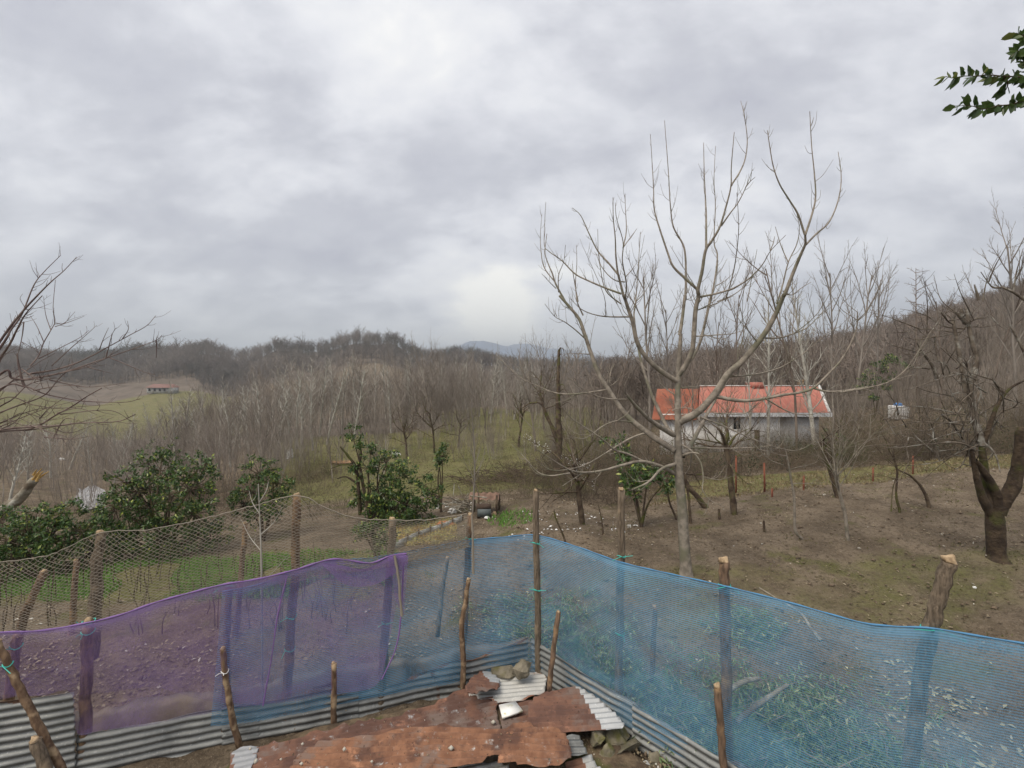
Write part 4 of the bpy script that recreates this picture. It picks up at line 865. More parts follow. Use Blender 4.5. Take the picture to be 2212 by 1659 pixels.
link('trunk', t2.mesh('trunk', M['bark_moss'], base2, 0, 5, .05), rt); link('crown', t2.mesh('crown', noisy('bark_old', (.05, .038, .028), (.12, .10, .078), 6, .9, (.20, .19, .165), 5, .5, 30, .01), base2, 5, None, .06), rt)

# branches reaching in from a tree beyond the left edge
t3 = Traced(4.8); t3.k0 = .7; t3.k1 = .9; H_, E_ = cH, cE
jx = (-150, 960)
t3.add([(-330, 1500), (-300, 1300), (-240, 1100), jx], .09, .05, 0, sides=8); base3 = t3.br[0][0][0].copy()
def t3a(pts, r0, r1, dd): t3.add([jx] + pts, r0, r1, dd)
t3a(seg(E_, (0,640),(60,540),(130,440),(200,270),(260,190),(360,90)), .016, .003, .5); t3a(seg(E_, (0,600),(120,440),(220,330),(300,250),(380,180),(455,100)), .016, .003, .3)
t3a(seg(E_, (0,700),(100,530),(150,440),(250,330)), .014, .004, -.3); t3a(seg(H_, (0,1030),(130,1070),(280,1090),(450,1060),(640,1020),(850,960),(1050,890),(1200,840),(1400,770),(1600,700),(1720,650),(1770,600)), .014, .003, .4)
t3.add(seg(H_, (300,1030),(560,990),(800,920),(1000,830),(1200,720),(1420,600),(1600,500),(1700,390)), .009, .003, .3)
t3a(seg(H_, (0,1640),(250,1610),(600,1590),(900,1560),(1280,1545),(1480,1465)), .013, .004, -.2); t3a(seg(H_, (0,1450),(200,1370),(480,1260),(640,1080),(750,980),(800,900)), .011, .003, .3)
t3.add(seg(H_, (270,1160),(240,1080),(200,900),(190,800)), .010, .008, 0); t3a(seg(H_, (0,1190),(270,1165),(480,1240),(650,1280),(900,1320),(1200,1335),(1400,1330),(1530,1295)), .009, .003, .2)
t3a(seg(H_, (0,1659),(350,1620),(600,1480),(800,1370),(950,1270),(1110,1180)), .010, .005, -.1); t3a(seg(H_, (0,1380),(150,1290),(300,1150),(480,1090),(620,1070)), .009, .003, .4)
t3.add(seg(H_, (330,940),(420,830),(480,680),(560,540),(600,450),(580,300),(605,0)), .008, .003, .4, d_start=5.6); t3.add(seg(H_, (555,545),(500,380),(475,180)), .005, .002, .1)
t3.add(seg(H_, (600,470),(700,470),(820,345)), .005, .002, .1); t3.add(seg(H_, (600,510),(750,460),(920,395)), .005, .002, .1); t3.add(seg(H_, (480,680),(400,500),(330,390)), .005, .002, .1)
t3.add(seg(H_, (420,860),(620,760),(870,630),(970,550)), .006, .002, .2, d_start=5.4); t3.add(seg(H_, (560,940),(800,720),(940,600),(1055,495)), .006, .002, .2, d_start=5.4)
t3.add(seg(H_, (1085,760),(1130,640),(1185,520)), .005, .002, 0); t3.add(seg(H_, (1155,850),(1200,680),(1230,580),(1270,520)), .006, .002, 0); t3.add(seg(H_, (1330,650),(1400,540),(1390,445)), .005, .002, 0)
t3.add(seg(H_, (1200,850),(1350,910),(1560,1000),(1700,1035)), .005, .002, 0); t3.add(seg(H_, (960,950),(1100,990),(1240,1025)), .004, .002, 0); t3.add(seg(H_, (1705,660),(1710,750),(1705,850)), .006, .003, 0)
t3.add(seg(H_, (260,460),(240,620),(200,800)), .005, .003, 0, d_start=4.9); t3a(seg(H_, (0,1210),(200,1050),(420,900),(600,800)), .009, .003, .5)
t3a(seg(H_, (0,1560),(250,1450),(480,1500),(620,1360)), .007, .002, .3); t3a(seg(H_, (0,1300),(350,1360),(600,1400),(900,1380),(1220,1360)), .007, .002, .2)
for _ in range(20):
    a = np.array([rng.uniform(-30, 130), rng.uniform(790, 950)]); b = a + [rng.uniform(40, 190), rng.uniform(-70, 30)]; m_ = (a + b) / 2 + rng.normal(0, 10, 2)
    t3.add([a, m_, b], .006, .002, rng.uniform(-.3, .3))
t3.twigs(.16, .06, .26, .35, .0026, 1, .2)
rt = empty('bare_tree', base3); tag(rt, 'reddish bare fruit tree reaching its branches in from the left edge', 'tree')
link('trunk', t3.mesh('trunk', M['bark_red'], base3, 0, 1), rt); link('crown', t3.mesh('crown', M['bark_red'], base3, 1), rt)

# snapped trunk at the left edge
bs = Gd(-60, 1215); mb = MB(); pts = cr([P(-60, 1225, bs[1]), P(5, 1108, bs[1]), P(40, 1080, bs[1]), P(75, 1035, bs[1])], 6)
tube(mb, pts - bs, np.linspace(.16, .10, len(pts)), 9, cap=True, lump=.08)
o = link('broken_trunk', mb.mesh('broken_trunk', M['bark_lichen']), None, bs); tag(o, 'leaning snapped tree trunk with raw orange break at the left edge', 'broken tree')
mb = MB()
for k in range(9):
    a = pts[-1] - bs + rng.normal(0, .045, 3); tube(mb, np.array([a, a + np.array([.12, 0, .16]) * rng.uniform(.5, 1.4) + rng.normal(0, .03, 3)]), [.035, .006], 5)
link('splintered_end', mb.mesh('splintered_end', noisy('rawwood', (.42, .20, .06), (.58, .32, .13), 20)), o)

# ------------------------------------------------------------------ grown trees
def grow(mb, p, d, L, r, lv, K, g):
    ns = K['seg'][lv]; pts = [p]; dd = nrm(d)
    for i in range(ns):
        dd = nrm(dd + g.normal(0, K['wob'][lv], 3) + np.array([0, 0, K['trop'][lv]])); pts.append(pts[-1] + dd * L / ns)
    pts = np.array(pts); t = np.linspace(0, 1, ns + 1); rad = r * (1 - t * (1 - K['tip'][lv]))
    tube(mb, pts, rad, K['sides'][lv])
    if lv + 1 >= K['levels']: return
    n = K['n'][lv]; n = g.integers(int(n * .8), int(n * 1.25) + 1); t0 = K['start'][lv]; ga = g.random() * 6.28
    for k in range(n):
        f = t0 + (1 - t0) * ((k + g.random()) / n); x = f * ns; i = min(int(x), ns - 1)
        q = pts[i] + (pts[i + 1] - pts[i]) * (x - i); tt = nrm(pts[i + 1] - pts[i]); ga += 2.4 + g.normal(0, .4)
        a = nrm(np.cross(tt, [.3, .5, .81])); b = np.cross(tt, a); an = R(K['ang'][lv]) * g.uniform(.7, 1.3)
        nd = tt * math.cos(an) + (a * math.cos(ga) + b * math.sin(ga)) * math.sin(an)
        fl = K['len'][lv] * (K['shape'](f) if lv == 0 else (1 - .5 * f)) * g.uniform(.65, 1.2)
        grow(mb, q, nd, L * fl, min(rad[i] * .8, r * K['rr'][lv]), lv + 1, K, g)
def KK(**k):
    d = dict(levels=3, seg=(7, 4, 2), wob=(.05, .1, .12), trop=(.02, .08, .05), tip=(.15, .2, .4), sides=(6, 3, 3), n=(22, 5, 0), start=(.2, .25), ang=(40, 35), len=(.3, .4), rr=(.4, .45), shape=lambda f: 1.1 - .8 * f)
    d.update(k); return d
def proto(name, mat, H, r, K, seed, stems=1, spread=0, r0=0, lean=0):
    g = np.random.default_rng(seed); mb = MB()
    for s_ in range(stems):
        a = g.random() * 6.28; d = np.array([math.cos(a) * spread, math.sin(a) * spread, 1.0]) * 1.0
        d[:2] *= g.uniform(.3, 1); d[0] += lean
        p = np.array([math.cos(a), math.sin(a), 0]) * r0 * g.random() + [0, 0, -.15]
        grow(mb, p, d, H * g.uniform(.8, 1.05) if stems > 1 else H, r * (g.uniform(.6, 1) if stems > 1 else 1), 0, K, g)
    return mb.mesh(name, M[mat]), mb
KP = KK(n=(26, 4, 0), ang=(32, 30), len=(.26, .45), trop=(.05, .12, .08), rr=(.34, .5), start=(.22, .2))                   # slender, upswept
KT = KK(n=(17, 6, 0), ang=(28, 30), len=(.32, .45), trop=(.05, .10, .08), rr=(.4, .5), start=(.15, .2), sides=(3, 3, 3), seg=(5, 3, 2))   # brushy stems
KO = KK(levels=4, seg=(4, 5, 4, 2), wob=(.06, .16, .2, .2), trop=(0, .05, .06, .06), tip=(.6, .25, .3, .4), sides=(6, 4, 3, 3), n=(7, 6, 5, 0), start=(.45, .25, .2), ang=(48, 42, 40), len=(.75, .5, .45), rr=(.6, .5, .5), shape=lambda f: 1.0)  # spreading
KW = KK(levels=4, seg=(6, 5, 3, 2), wob=(.06, .09, .12, .15), trop=(.0, .10, .09, .06), tip=(.4, .2, .3, .4), sides=(6, 4, 3, 3), n=(11, 6, 5, 0), start=(.3, .2, .2), ang=(32, 30, 30), len=(.55, .42, .4), rr=(.5, .5, .5), shape=lambda f: 1.15 - .6 * f)  # wispy vase
KF = KK(levels=3, seg=(7, 3, 2), wob=(.02, .08, .1), trop=(.02, .0, .02), n=(34, 5, 0), ang=(72, 40), len=(.28, .35), rr=(.3, .4), start=(.3, .2))          # level whorled
poplar = [proto('bare_tree', 'bark_pale', 9, .10, KP, s)[0] for s in (1, 2, 3, 4)]
wispy = [proto('bare_tree', 'bark_grey', 12, .14, KW, s)[0] for s in (11, 12, 13)]
wispyb = [proto('bare_tree', 'bark_brown', 11, .12, KW, s)[0] for s in (14, 15)]
fir = proto('bare_tree', 'bark_brown', 11, .13, KF, 21)[0]
round_ = [proto('bare_tree', 'bark_dark', 6, .16, KO, s)[0] for s in (31, 32, 33)]
fruit = [proto('fruit_tree', 'bark_dark', 2.6, .06, KO, s)[0] for s in (41, 42)]
def plant(mesh, name, px, d, H, H0, label, cat='tree', group=None, rot=None, dz=-.05, wid=1.0, py=None):
    p = Gd(px, py) if py else G(px, d); p[2] += dz
    o = link(name, mesh, None, p); s = H / H0; o.scale = (s * wid, s * wid, s); o.rotation_euler = (0, 0, rng.uniform(0, 6.28) if rot is None else rot)
    return tag(o, label, cat, group)

# thicket in the middle distance: one brown mass of stems
def replicate(protos, places, name, mat, kind_='stuff', label=None, cat=None, tint=None):
    Vs, Qs, n = [], [], 0
    for (x, y, z, s, rz, w) in places:
        V, Q = protos[rng.integers(len(protos))]; c, si = math.cos(rz), math.sin(rz)
        X = (V[:, 0] * c - V[:, 1] * si) * s * w + x; Y = (V[:, 0] * si + V[:, 1] * c) * s * w + y; Z = V[:, 2] * s + z
        Vs.append(np.stack([X, Y, Z], -1)); Qs.append(Q + n); n += len(V)
    V = np.concatenate(Vs); Q = np.concatenate(Qs)
    o = link(name, np_mesh(name, V, Q, np.zeros((0, 3), int), None, None, mat)); kind(o, kind_, label, cat); return o
def arr(mb): a = mb.arrays(); return a[0], a[1]
thick = [arr(proto('x', 'bark_thicket', 6.5, .06, KK(levels=4, seg=(5, 4, 3, 2), wob=(.05, .1, .13, .15), trop=(.02, .10, .08, .05), tip=(.3, .25, .3, .4), sides=(4, 3, 3, 3), n=(10, 5, 4, 0), start=(.25, .2, .2), ang=(30, 32, 32), len=(.5, .42, .4), rr=(.5, .5, .5), shape=lambda f: 1.15 - .6 * f), s, 2, .15, .5)[1]) for s in (57, 58, 59, 60)] + [arr(proto('x', 'bark_thicket', 6, .026, KT, s, 6, .30, .9)[1]) for s in (51, 52, 53, 54, 55, 56)]
pl = []
def scatter(n, pxr, dr, Hr, H0, wr=(.8, 1.2), keep=None):
    for _ in range(n):
        d = math.sqrt(rng.uniform(dr[0] ** 2, dr[1] ** 2)); px = rng.uniform(*pxr)
        if keep and not keep(px, d): continue
        p = G(px, d, -.1); pl.append((*p, rng.uniform(*Hr) / H0, rng.uniform(0, 6.28), rng.uniform(*wr)))
scatter(110, (380, 1020), (38, 62), (5.5, 8), 6, keep=lambda px, d: not (720 < px < 1020 and d < 45))
scatter(95, (560, 1250), (60, 95), (6, 10), 6)
scatter(45, (-150, 520), (42, 75), (4, 6.5), 6, keep=lambda px, d: not (80 < px < 300 and d < 48))
scatter(28, (380, 700), (24, 38), (3.5, 5.5), 6); scatter(34, (560, 830), (19, 36), (2.2, 4.2), 6); scatter(26, (860, 1250), (40, 62), (3.5, 6), 6, keep=lambda px, d: rng.random() < .7)
scatter(60, (800, 1240), (46, 64), (4, 7), 6); scatter(42, (860, 1260), (24, 45), (1.2, 3.2), 6); scatter(95, (-200, 430), (24, 60), (3.2, 6), 6)
replicate(thick, pl, 'thicket', M['bark_thicket'], label='brown thicket of leafless stems filling the valley', cat='thicket')
# brambles and undergrowth behind the orchard and along the bank
KB = KK(levels=3, seg=(5, 3, 2), wob=(.22, .25, .25), trop=(-.05, .0, 0), n=(7, 4, 0), ang=(50, 45), len=(.45, .45), rr=(.6, .6), start=(.1, .1), sides=(3, 3, 3), shape=lambda f: 1)
bram = [arr(proto('x', 'bark_brown', 1.6, .010, KB, s, 9, .9, .7)[1]) for s in (61, 62, 63)]
pl = []
scatter(200, (1180, 2330), (16.8, 21), (1.0, 2.2), 1.6); scatter(150, (1250, 2330), (20, 34), (1.3, 2.8), 1.6, keep=lambda px, d: not (1400 < px < 1800 and d > 18.5)); scatter(60, (1080, 1420), (13.4, 19), (.8, 1.7), 1.6); scatter(90, (200, 760), (13, 26), (.8, 2.0), 1.6); scatter(30, (-100, 300), (14, 30), (1, 2), 1.6); scatter(80, (820, 1260), (15.5, 42), (.6, 1.5), 1.6)
M['bark_bramble'] = noisy('bark_bramble', (.06, .045, .034), (.13, .10, .07), .7, .9, (.075, .078, .035), .5)
replicate(bram, pl, 'undergrowth', M['bark_bramble'], label='tangled leafless brambles behind the orchard', cat='brambles')
# bare woods on the ridge, far away
far = []
for s in (71, 72, 73, 74):
    Kf = KK(levels=3, seg=(3, 3, 2), wob=(.06, .15, .2), trop=(0, .06, .05), tip=(.5, .3, .5), sides=(3, 3, 3), n=(13, 8, 0), start=(.3, .2), ang=(42, 42), len=(.6, .5), rr=(.6, .6), shape=lambda f: 1.05 - .4 * f)
    far.append(arr(proto('x', 'bark_far', 7, .13, Kf, s)[1]))
pl = []
scatter(2300, (-250, 1420), (262, 354), (8, 13), 9.5, (.9, 1.4), keep=lambda px, d: rng.random() < .95)
scatter(260, (880, 1500), (110, 240), (6, 9), 9.5, (1.0, 1.5)); scatter(60, (-200, 640), (225, 262), (5, 8), 9.5, (1., 1.5), keep=lambda px, d: not (130 < px < 420))
scatter(420, (-250, 620), (236, 270), (6, 9), 9.5, (.9, 1.4), keep=lambda px, d: not (120 < px < 430 and d < 250))
scatter(620, (-250, 520), (252, 325), (8, 12), 9.5, (.9, 1.4)); scatter(160, (-250, 420), (318, 345), (9, 14), 9.5, (.9, 1.4))
replicate(far, pl, 'forest', M['bark_far'], label='leafless wood covering the ridge across the valley', cat='wood')
pl = []
scatter(900, (1450, 2420), (62, 174), (6.5, 10), 9.5, (.9, 1.4)); scatter(150, (1250, 1950), (42, 66), (6, 9), 9.5, (.8, 1.1))
pl0 = pl; pl = []
scatter(190, (1430, 2420), (34, 100), (5, 9), 6, (.9, 1.4)); scatter(60, (1150, 1480), (30, 75), (3, 6), 6); scatter(6, (1430, 1800), (20.5, 25), (2.4, 4.4), 6); scatter(16, (1180, 1400), (19, 30), (1.8, 3.4), 6); scatter(26, (1800, 2250), (21, 32), (2.5, 5), 6)
replicate(thick, pl, 'thicket', noisy('bark_hill', (.12, .10, .08), (.21, .18, .15), .3, .9), label='grey brown scrub on the lower hillside behind the house', cat='thicket'); pl = pl0
replicate(far, pl, 'forest', noisy('bark_slope', (.11, .09, .074), (.20, .165, .14), .12, .9), label='leafless brown wood climbing the hillside on the right', cat='wood')

# pale slender trees one can tell apart
PG = 'pale slender trees in the valley thicket'
for px, d, H in ((438, 36, 5.6), (470, 34, 5.4), (498, 38, 6.6), (540, 35, 6.2), (566, 37, 6.4), (598, 34, 5.6), (632, 35, 6.4), (676, 37, 6.2), (705, 40, 6.8), (765, 43, 7), (845, 48, 7.4), (885, 52, 7.6), (940, 56, 7.6), (1000, 54, 7.4), (1060, 52, 6.6), (1110, 56, 7), (1160, 60, 7),(312, 52, 7.2), (352, 46, 7.6), (378, 44, 8.6), (392, 47, 8.2), (640, 40, 7.6), (652, 42, 7.0), (690, 48, 8), (520, 50, 8), (555, 47, 7.5), (470, 52, 7.4), (605, 46, 7.8), (770, 54, 9), (738, 50, 7.8), (835, 60, 8), (1058, 66, 8.2), (1075, 70, 7.5), (1095, 64, 8.4), (1118, 68, 8), (1175, 75, 7.6), (1012, 58, 8.4), (965, 62, 7.6), (925, 64, 7.8), (420, 48, 7.6), (440, 55, 8.6), (500, 43, 6.8), (575, 55, 8.6), (625, 60, 9), (665, 52, 8.4), (712, 58, 9), (790, 62, 9), (810, 56, 8.2), (870, 64, 8.8), (900, 60, 8.4), (990, 70, 9), (1035, 62, 8), (1145, 72, 8.4), (330, 60, 7.4), (285, 55, 6.6), (150, 56, 6.8), (200, 46, 6), (240, 40, 6.2), (60, 44, 6.5), (20, 36, 6), (110, 50, 6.5), (265, 48, 6.2)):
    plant(poplar[rng.integers(4)], 'bare_tree', px, d, H, 9, 'pale slender leafless tree rising from the brown valley thicket', group=PG, wid=rng.uniform(1.2, 1.8))
# tall trees around and behind the house
for px, d, H, m, w, lab in ((1405, 34, 12.6, wispy[0], .75, 'wispy bare tree with fan of fine twigs, tallest left of the house'),
    (1445, 37, 10.5, wispy[1], .7, 'bare grey tree at the left end of the red roof'), (1330, 42, 9, wispyb[0], .7, 'brown bare tree on the meadow edge left of the big tree'),
    (1255, 40, 7.4, wispy[2], .7, 'grey bare tree right of the dead ivy trunk'), (1175, 46, 8, round_[0], .9, 'dark domed bare tree above the meadow, left of the dead trunk'),
    (1590, 36, 11.5, wispyb[1], .6, 'brown bare tree behind the middle of the red roof'), (1660, 24, 8.6, poplar[0], 1.0, 'pale trunk standing before the chimney side of the house'),
    (1722, 24.5, 10.6, wispyb[0], .6, 'dark tall bare tree before the right part of the house'), (1764, 24, 9.8, poplar[1], 1.2, 'thin bare tree before the right end of the house'),
    (1802, 32, 11.4, wispy[1], .62, 'grey bare tree just right of the house'), (1850, 36, 11.8, wispy[2], .7, 'tall bare tree between house and water tank'),
    (1898, 38, 11.4, wispy[0], .6, 'tall bare tree behind the white water tank'), (1983, 36, 11.2, fir, .8, 'bare tree with level spoke like branches on the right'),
    (2030, 30, 7.4, wispyb[1], .8, 'brown bare tree behind the gnarled tree'), (2140, 32, 9, wispyb[0], .8, 'brown bare tree behind the upper stubs of the gnarled tree'),
    (2200, 24, 9.5, wispy[1], .7, 'grey bare tree with crown above the hill at the right edge'), (1535, 30, 8.6, wispyb[0], .55, 'bare tree close behind the left part of the red roof'),
    (1625, 23.5, 6.4, poplar[2], 1.0, 'short pale bare tree before the white wall'), (1500, 25, 6, wispyb[1], .7, 'low brown bare tree before the left white wall')):
    plant(m, 'bare_tree', px, d, H, 12 if m in wispy else (9 if m in poplar else (6 * 1.75 if m in round_ else 11)), lab, wid=w)
plant(round_[1], 'bare_tree', 2012, 168, 15, 10.5, 'round crowned bare tree standing out on the hill skyline')
for px, d, H in ((130, 335, 17), (165, 338, 18), (275, 332, 19), (345, 325, 20), (380, 330, 20), (655, 345, 18), (740, 350, 17), (780, 352, 19), (70, 330, 18), (210, 336, 15)):
    plant(round_[rng.integers(3)], 'bare_tree', px, d, H, 10.5, 'round bare tree standing out along the far ridge', group='trees on the far skyline', wid=.9)
# slender young tree standing before the fishing net
ts = Traced(5.29); ts.add([(567, 1545), (565, 1240), (562, 1140), (558, 1045)], .011, .004, 0); bs_ = ts.br[0][0][0].copy(); bs_[2] = .05; ts.br[0][0][0] = bs_
for q_ in ([(566, 1260), (600, 1225), (625, 1195)], [(564, 1190), (540, 1160), (520, 1120)], [(563, 1155), (590, 1130), (610, 1095)], [(561, 1110), (545, 1085), (538, 1060)], [(560, 1085), (575, 1060), (580, 1040)]): ts.add(q_, .004, .002, .1)
ts.twigs(.25, .05, .2, .6, .0022, 1, 0); rt = empty('sapling', bs_); tag(rt, 'very thin young tree in front of the fishing net left of its peak', 'tree')
link('trunk', ts.mesh('trunk', M['bark_pale'], bs_, 0, 1), rt); link('crown', ts.mesh('crown', M['bark_pale'], bs_, 1), rt)
# dead ivy covered trunk left of the big tree
ds = 21; b = G(1207, ds); mb = MB(); pts = cr([b, P(1208, 940, ds), P(1205, 860, ds), P(1208, 755, ds)], 8); tube(mb, pts - b, np.linspace(.17, .07, len(pts)), 7, lump=.25)
for k in range(26):
    i = rng.integers(3, len(pts)); q = pts[i] - b; d_ = nrm(rng.normal(size=3) * [1, 1, .4]); l = rng.uniform(.2, .9); tube(mb, cr([q, q + d_ * l * .6 + [0, 0, .1], q + d_ * l - [0, 0, rng.uniform(0, .4)]], 4), np.linspace(.03, .008, 9), 3)
for q_ in ([(1205, 960), (1175, 880), (1150, 870), (1130, 880)], [(1207, 985), (1185, 975), (1170, 990)], [(1207, 940), (1180, 900), (1168, 850), (1170, 800)]):
    tube(mb, cr([P(x, y, ds) - b for x, y in q_], 5), np.linspace(.07, .02, (len(q_) - 1) * 5 + 1), 5, lump=.2)
tag(link('dead_tree', mb.mesh('dead_tree', M['bark_dark']), None, b), 'dead dark trunk with broken stubs at the meadow edge', 'tree')
# meadow bushes
for px, d, H, lab in ((938, 33, 3.2, 'dark spreading bush in front of the valley thicket, left of two'), (1120, 34, 3.6, 'dark bush on the meadow left of the dead trunk'), (880, 30, 2.8, 'brown bush at the lower meadow edge'), (990, 36, 2.6, 'small dark bush at the top of the meadow')):
    plant(round_[rng.integers(3)], 'bare_bush', px, d, H, 7.5, lab, 'bush', wid=1.2)
# thin pale sapling in mid field
plant(proto('sapling', 'bark_grey', 9, .07, KP, 8)[0], 'sapling', 1018, 13, 4.3, 9, 'tall thin grey sapling above the scrap coop', py=1140, wid=.8)

# orchard trees on the brown field
OR = 'small trees of the orchard'
def small(pts, r0, r1, label, br=(), name='fruit_tree', mat='bark_dark', shoots=None, kids=8, kl=.5, crown_mat=None):
    b = Gd(*pts[0]); d = b[1]; Q = cr([P(x, y, d) for x, y in pts], 6); Q[0] = b - [0, 0, .08]; mb = MB(); tube(mb, Q - b, np.linspace(r0, r1, len(Q)), 6, lump=.1)
    root = empty(name, b); tag(root, label, 'tree', OR); link('trunk', mb.mesh('trunk', M[mat]), root)
    g = np.random.default_rng(int(pts[0][0])); m2 = MB()
    Kc = KK(levels=3, seg=(4, 3, 2), wob=(.14, .18, .2), trop=(.06, .05, .05), n=(6, 4, 0), ang=(40, 40), len=(.55, .5), rr=(.55, .55), start=(.2, .2), sides=(4, 3, 3), shape=lambda f: 1)
    for q_ in br: z = np.array([P(x, y, d + g.uniform(-.3, .3)) for x, y in q_]); z[0] = P(*q_[0], d); tube(m2, cr(z, 5) - b, np.linspace(r1 * .8, .006, (len(q_) - 1) * 5 + 1 if len(q_) > 2 else len(q_)), 4)
    for k in range(kids):
        i = len(Q) - 1 - int(g.random() ** 2 * len(Q) * .5); dr = shoots(g) if shoots else g.normal(size=3) * [1, 1, .5] + [0, 0, .5]
        grow(m2, Q[i] - b, dr, kl * g.uniform(.6, 1.3), r1 * .45, 0, Kc, g)
    if kids or br: link('crown', m2.mesh('crown', M[crown_mat or mat]), root)
    return root
up_ = lambda g: np.array([g.normal() * .45, g.normal() * .4, 1.0])
small([(1258,1132),(1252,1085),(1247,1040),(1243,1000)], .075, .05, 'small dark fruit tree with white blossom at its twig tips', br=[[(1247,1040),(1225,1010),(1190,975),(1130,945)],[(1250,1060),(1275,1020),(1290,990)],[(1243,1000),(1225,960),(1215,930)]], kids=9, kl=1.2)
small([(1222,1172),(1212,1145),(1200,1118),(1197,1100)], .025, .015, 'thin dark crooked sapling just behind the blue net corner', kids=2, kl=.5)
small([(1303,1157),(1299,1120),(1292,1090)], .022, .012, 'thin short sapling between fruit tree and pale peeled pole', kids=2, kl=.4)
small([(1462,1122),(1445,1080),(1440,1030)], .03, .02, 'thin sapling close left of the big trunk', kids=3, kl=.8)
small([(1492,1130),(1488,1080),(1480,1020)], .035, .02, 'dark sapling half hidden behind the big trunk', kids=3, kl=.8)
small([(1526,1098),(1505,1072),(1485,1048),(1470,1020)], .085, .06, 'leaning mossy trunk just right of the big trunk', kids=4, kl=1.2)
small([(1586,1112),(1581,1060),(1574,1000),(1568,960)], .08, .055, 'upright dark trunk in front of the house window', br=[[(1568,960),(1555,930),(1530,910)],[(1570,970),(1590,940),(1620,925)],[(1568,960),(1572,930),(1560,890)]], kids=8, kl=1.3)
small([(1735,1165),(1718,1145),(1716,1080),(1708,1030),(1700,985)], .028, .018, 'pale thin sapling with hooked foot on the open field', mat='bark_main', kids=4, kl=.8)
small([(1832,1168),(1825,1110),(1815,1070),(1803,1022)], .035, .028, 'pollarded young tree with broom of long straight shoots', mat='bark_main', shoots=up_, kids=13, kl=1.3)
small([(1810,1073),(1803,1045),(1790,1000),(1775,955)], .075, .06, 'leaning dark trunk with a red stub behind the pollarded tree', kids=4, kl=.9)
small([(1945,1107),(1936,1070),(1938,1020),(1930,985)], .03, .02, 'forked thin tree between pollarded and gnarled trees', br=[[(1925,1105),(1928,1060),(1936,1030)]], kids=8, kl=1.1)
small([(2008,1096),(1995,1060),(1970,1030),(1940,1015)], .04, .018, 'arching stem bent over toward the left on the field', kids=3, kl=.7)
small([(1555,1122),(1553,1100)], .035, .025, 'short dark stump between leaning trunk and upright trunk', name='stump', kids=0)
small([(1652,1150),(1650,1125)], .03, .02, 'low broken stump on the bare field', name='stump', kids=0)

# leafy things
def leafmesh(mb, p, d, n, L, Wd, a):
    """pointed leaf: folded along the midrib"""
    s = nrm(np.cross(d, n)); m_ = p + d * L * .5 - n * L * .06
    V = [p, p + d * L * .38 + s * Wd * .5 + n * L * .03, p + d * L * .75 + s * Wd * .32, p + d * L - n * L * .1, p + d * L * .75 - s * Wd * .32, p + d * L * .38 - s * Wd * .5 + n * L * .03, m_]
    mb.add(V, None, [[0, 1, 6], [1, 2, 6], [2, 3, 6], [3, 4, 6], [4, 5, 6], [5, 0, 6]], a=a)
def leafcloud(mb, C, L, g, updir=.5, ar=.42):
    n = len(C); d = nrm(g.normal(size=(n, 3)) + [0, 0, -.1]); nn_ = nrm(g.normal(size=(n, 3)) + [0, 0, updir * 2]); s = nrm(np.cross(d, nn_)); nn_ = np.cross(s, d)
    l = (L * g.uniform(.6, 1.2, n))[:, None]; w = l * ar
    V = np.stack([C, C + d * l * .5 + s * w * .5 + nn_ * l * .08, C + d * l, C + d * l * .5 - s * w * .5 + nn_ * l * .08], 1)
    q = np.arange(n * 4).reshape(n, 4); t = np.concatenate([q[:, [0, 1, 2]], q[:, [0, 2, 3]]])
    mb.add(V.reshape(-1, 3), None, t, np.repeat(g.random(n), 4))
def shrub(px, py, d, blobs, n, L, label, seed, name='evergreen_shrub', cat='shrub', stem=True, group=None, stems=None):
    """blobs: (px, py, radius in px, depth offset) in the photograph"""
    g = np.random.default_rng(seed); b = G(px, d); mb = MB(); C = []; W_ = np.array([bl[2] ** 2 for bl in blobs], float); W_ /= W_.sum()
    root = empty(name, b); tag(root, label, cat, group); m2 = MB()
    for (bx, by, br, do), w in zip(blobs, W_):
        c = P(bx, by, d + do); r = br / 1000 * (d + do); k = int(n * w); nc = max(4, k // 34)
        cc = nrm(g.normal(size=(nc, 3))) * (g.uniform(.25, 1, (nc, 1)) ** .5) * r * [1, 1, .95] + c      # leafy sprays
        for q in cc:
            C.append(q + g.normal(0, .32 * L * 3.2 / 2, (34, 3)) * [1, 1, .75])
            tube(m2, np.array([c + (q - c) * .1, (q + c) / 2 + g.normal(0, .04, 3), q]) - b, [.012, .008, .004], 3)
        tube(m2, cr([np.zeros(3), (c - b) * [.4, .4, .55] + g.normal(0, .06, 3), c - b], 5), np.linspace(.032, .010, 11), 5)
    leafcloud(mb, np.concatenate(C) - b, L, g)
    link('crown', mb.mesh('crown', M['leaf'], False), root); link('trunk', m2.mesh('trunk', M['bark_dark']), root); return root
shrub(350, 1185, 10.6, [(300,1060,62,0),(360,1020,50,.2),(410,1060,65,-.2),(430,1010,38,.2),(330,1100,70,.2),(420,1110,60,0),(250,1100,45,-.2),(350,990,25,.1),(445,1000,24,0),(270,1040,36,0),(320,1000,28,.3),(280,1150,58,0),(350,1160,60,-.2),(420,1160,56,0),(350,1195,60,-.1),(225,1140,46,.1),(185,1160,40,.2),(290,1205,52,-.2),(400,1205,52,-.2),(455,1150,42,.1),(340,1215,50,-.3)], 16500, .085, 'large dark evergreen shrub left of the fishing net peak', 1)
shrub(90, 1215, 9.6, [(60,1150,60,0),(130,1110,42,.2),(20,1170,60,-.2),(110,1160,48,0),(180,1150,50,.3),(0,1120,40,.4),(60,1200,55,0),(130,1190,50,0),(0,1210,50,0),(165,1215,50,.3),(200,1190,44,.5)], 8400, .085, 'low evergreen shrub with pale flower buds at the left edge', 2)
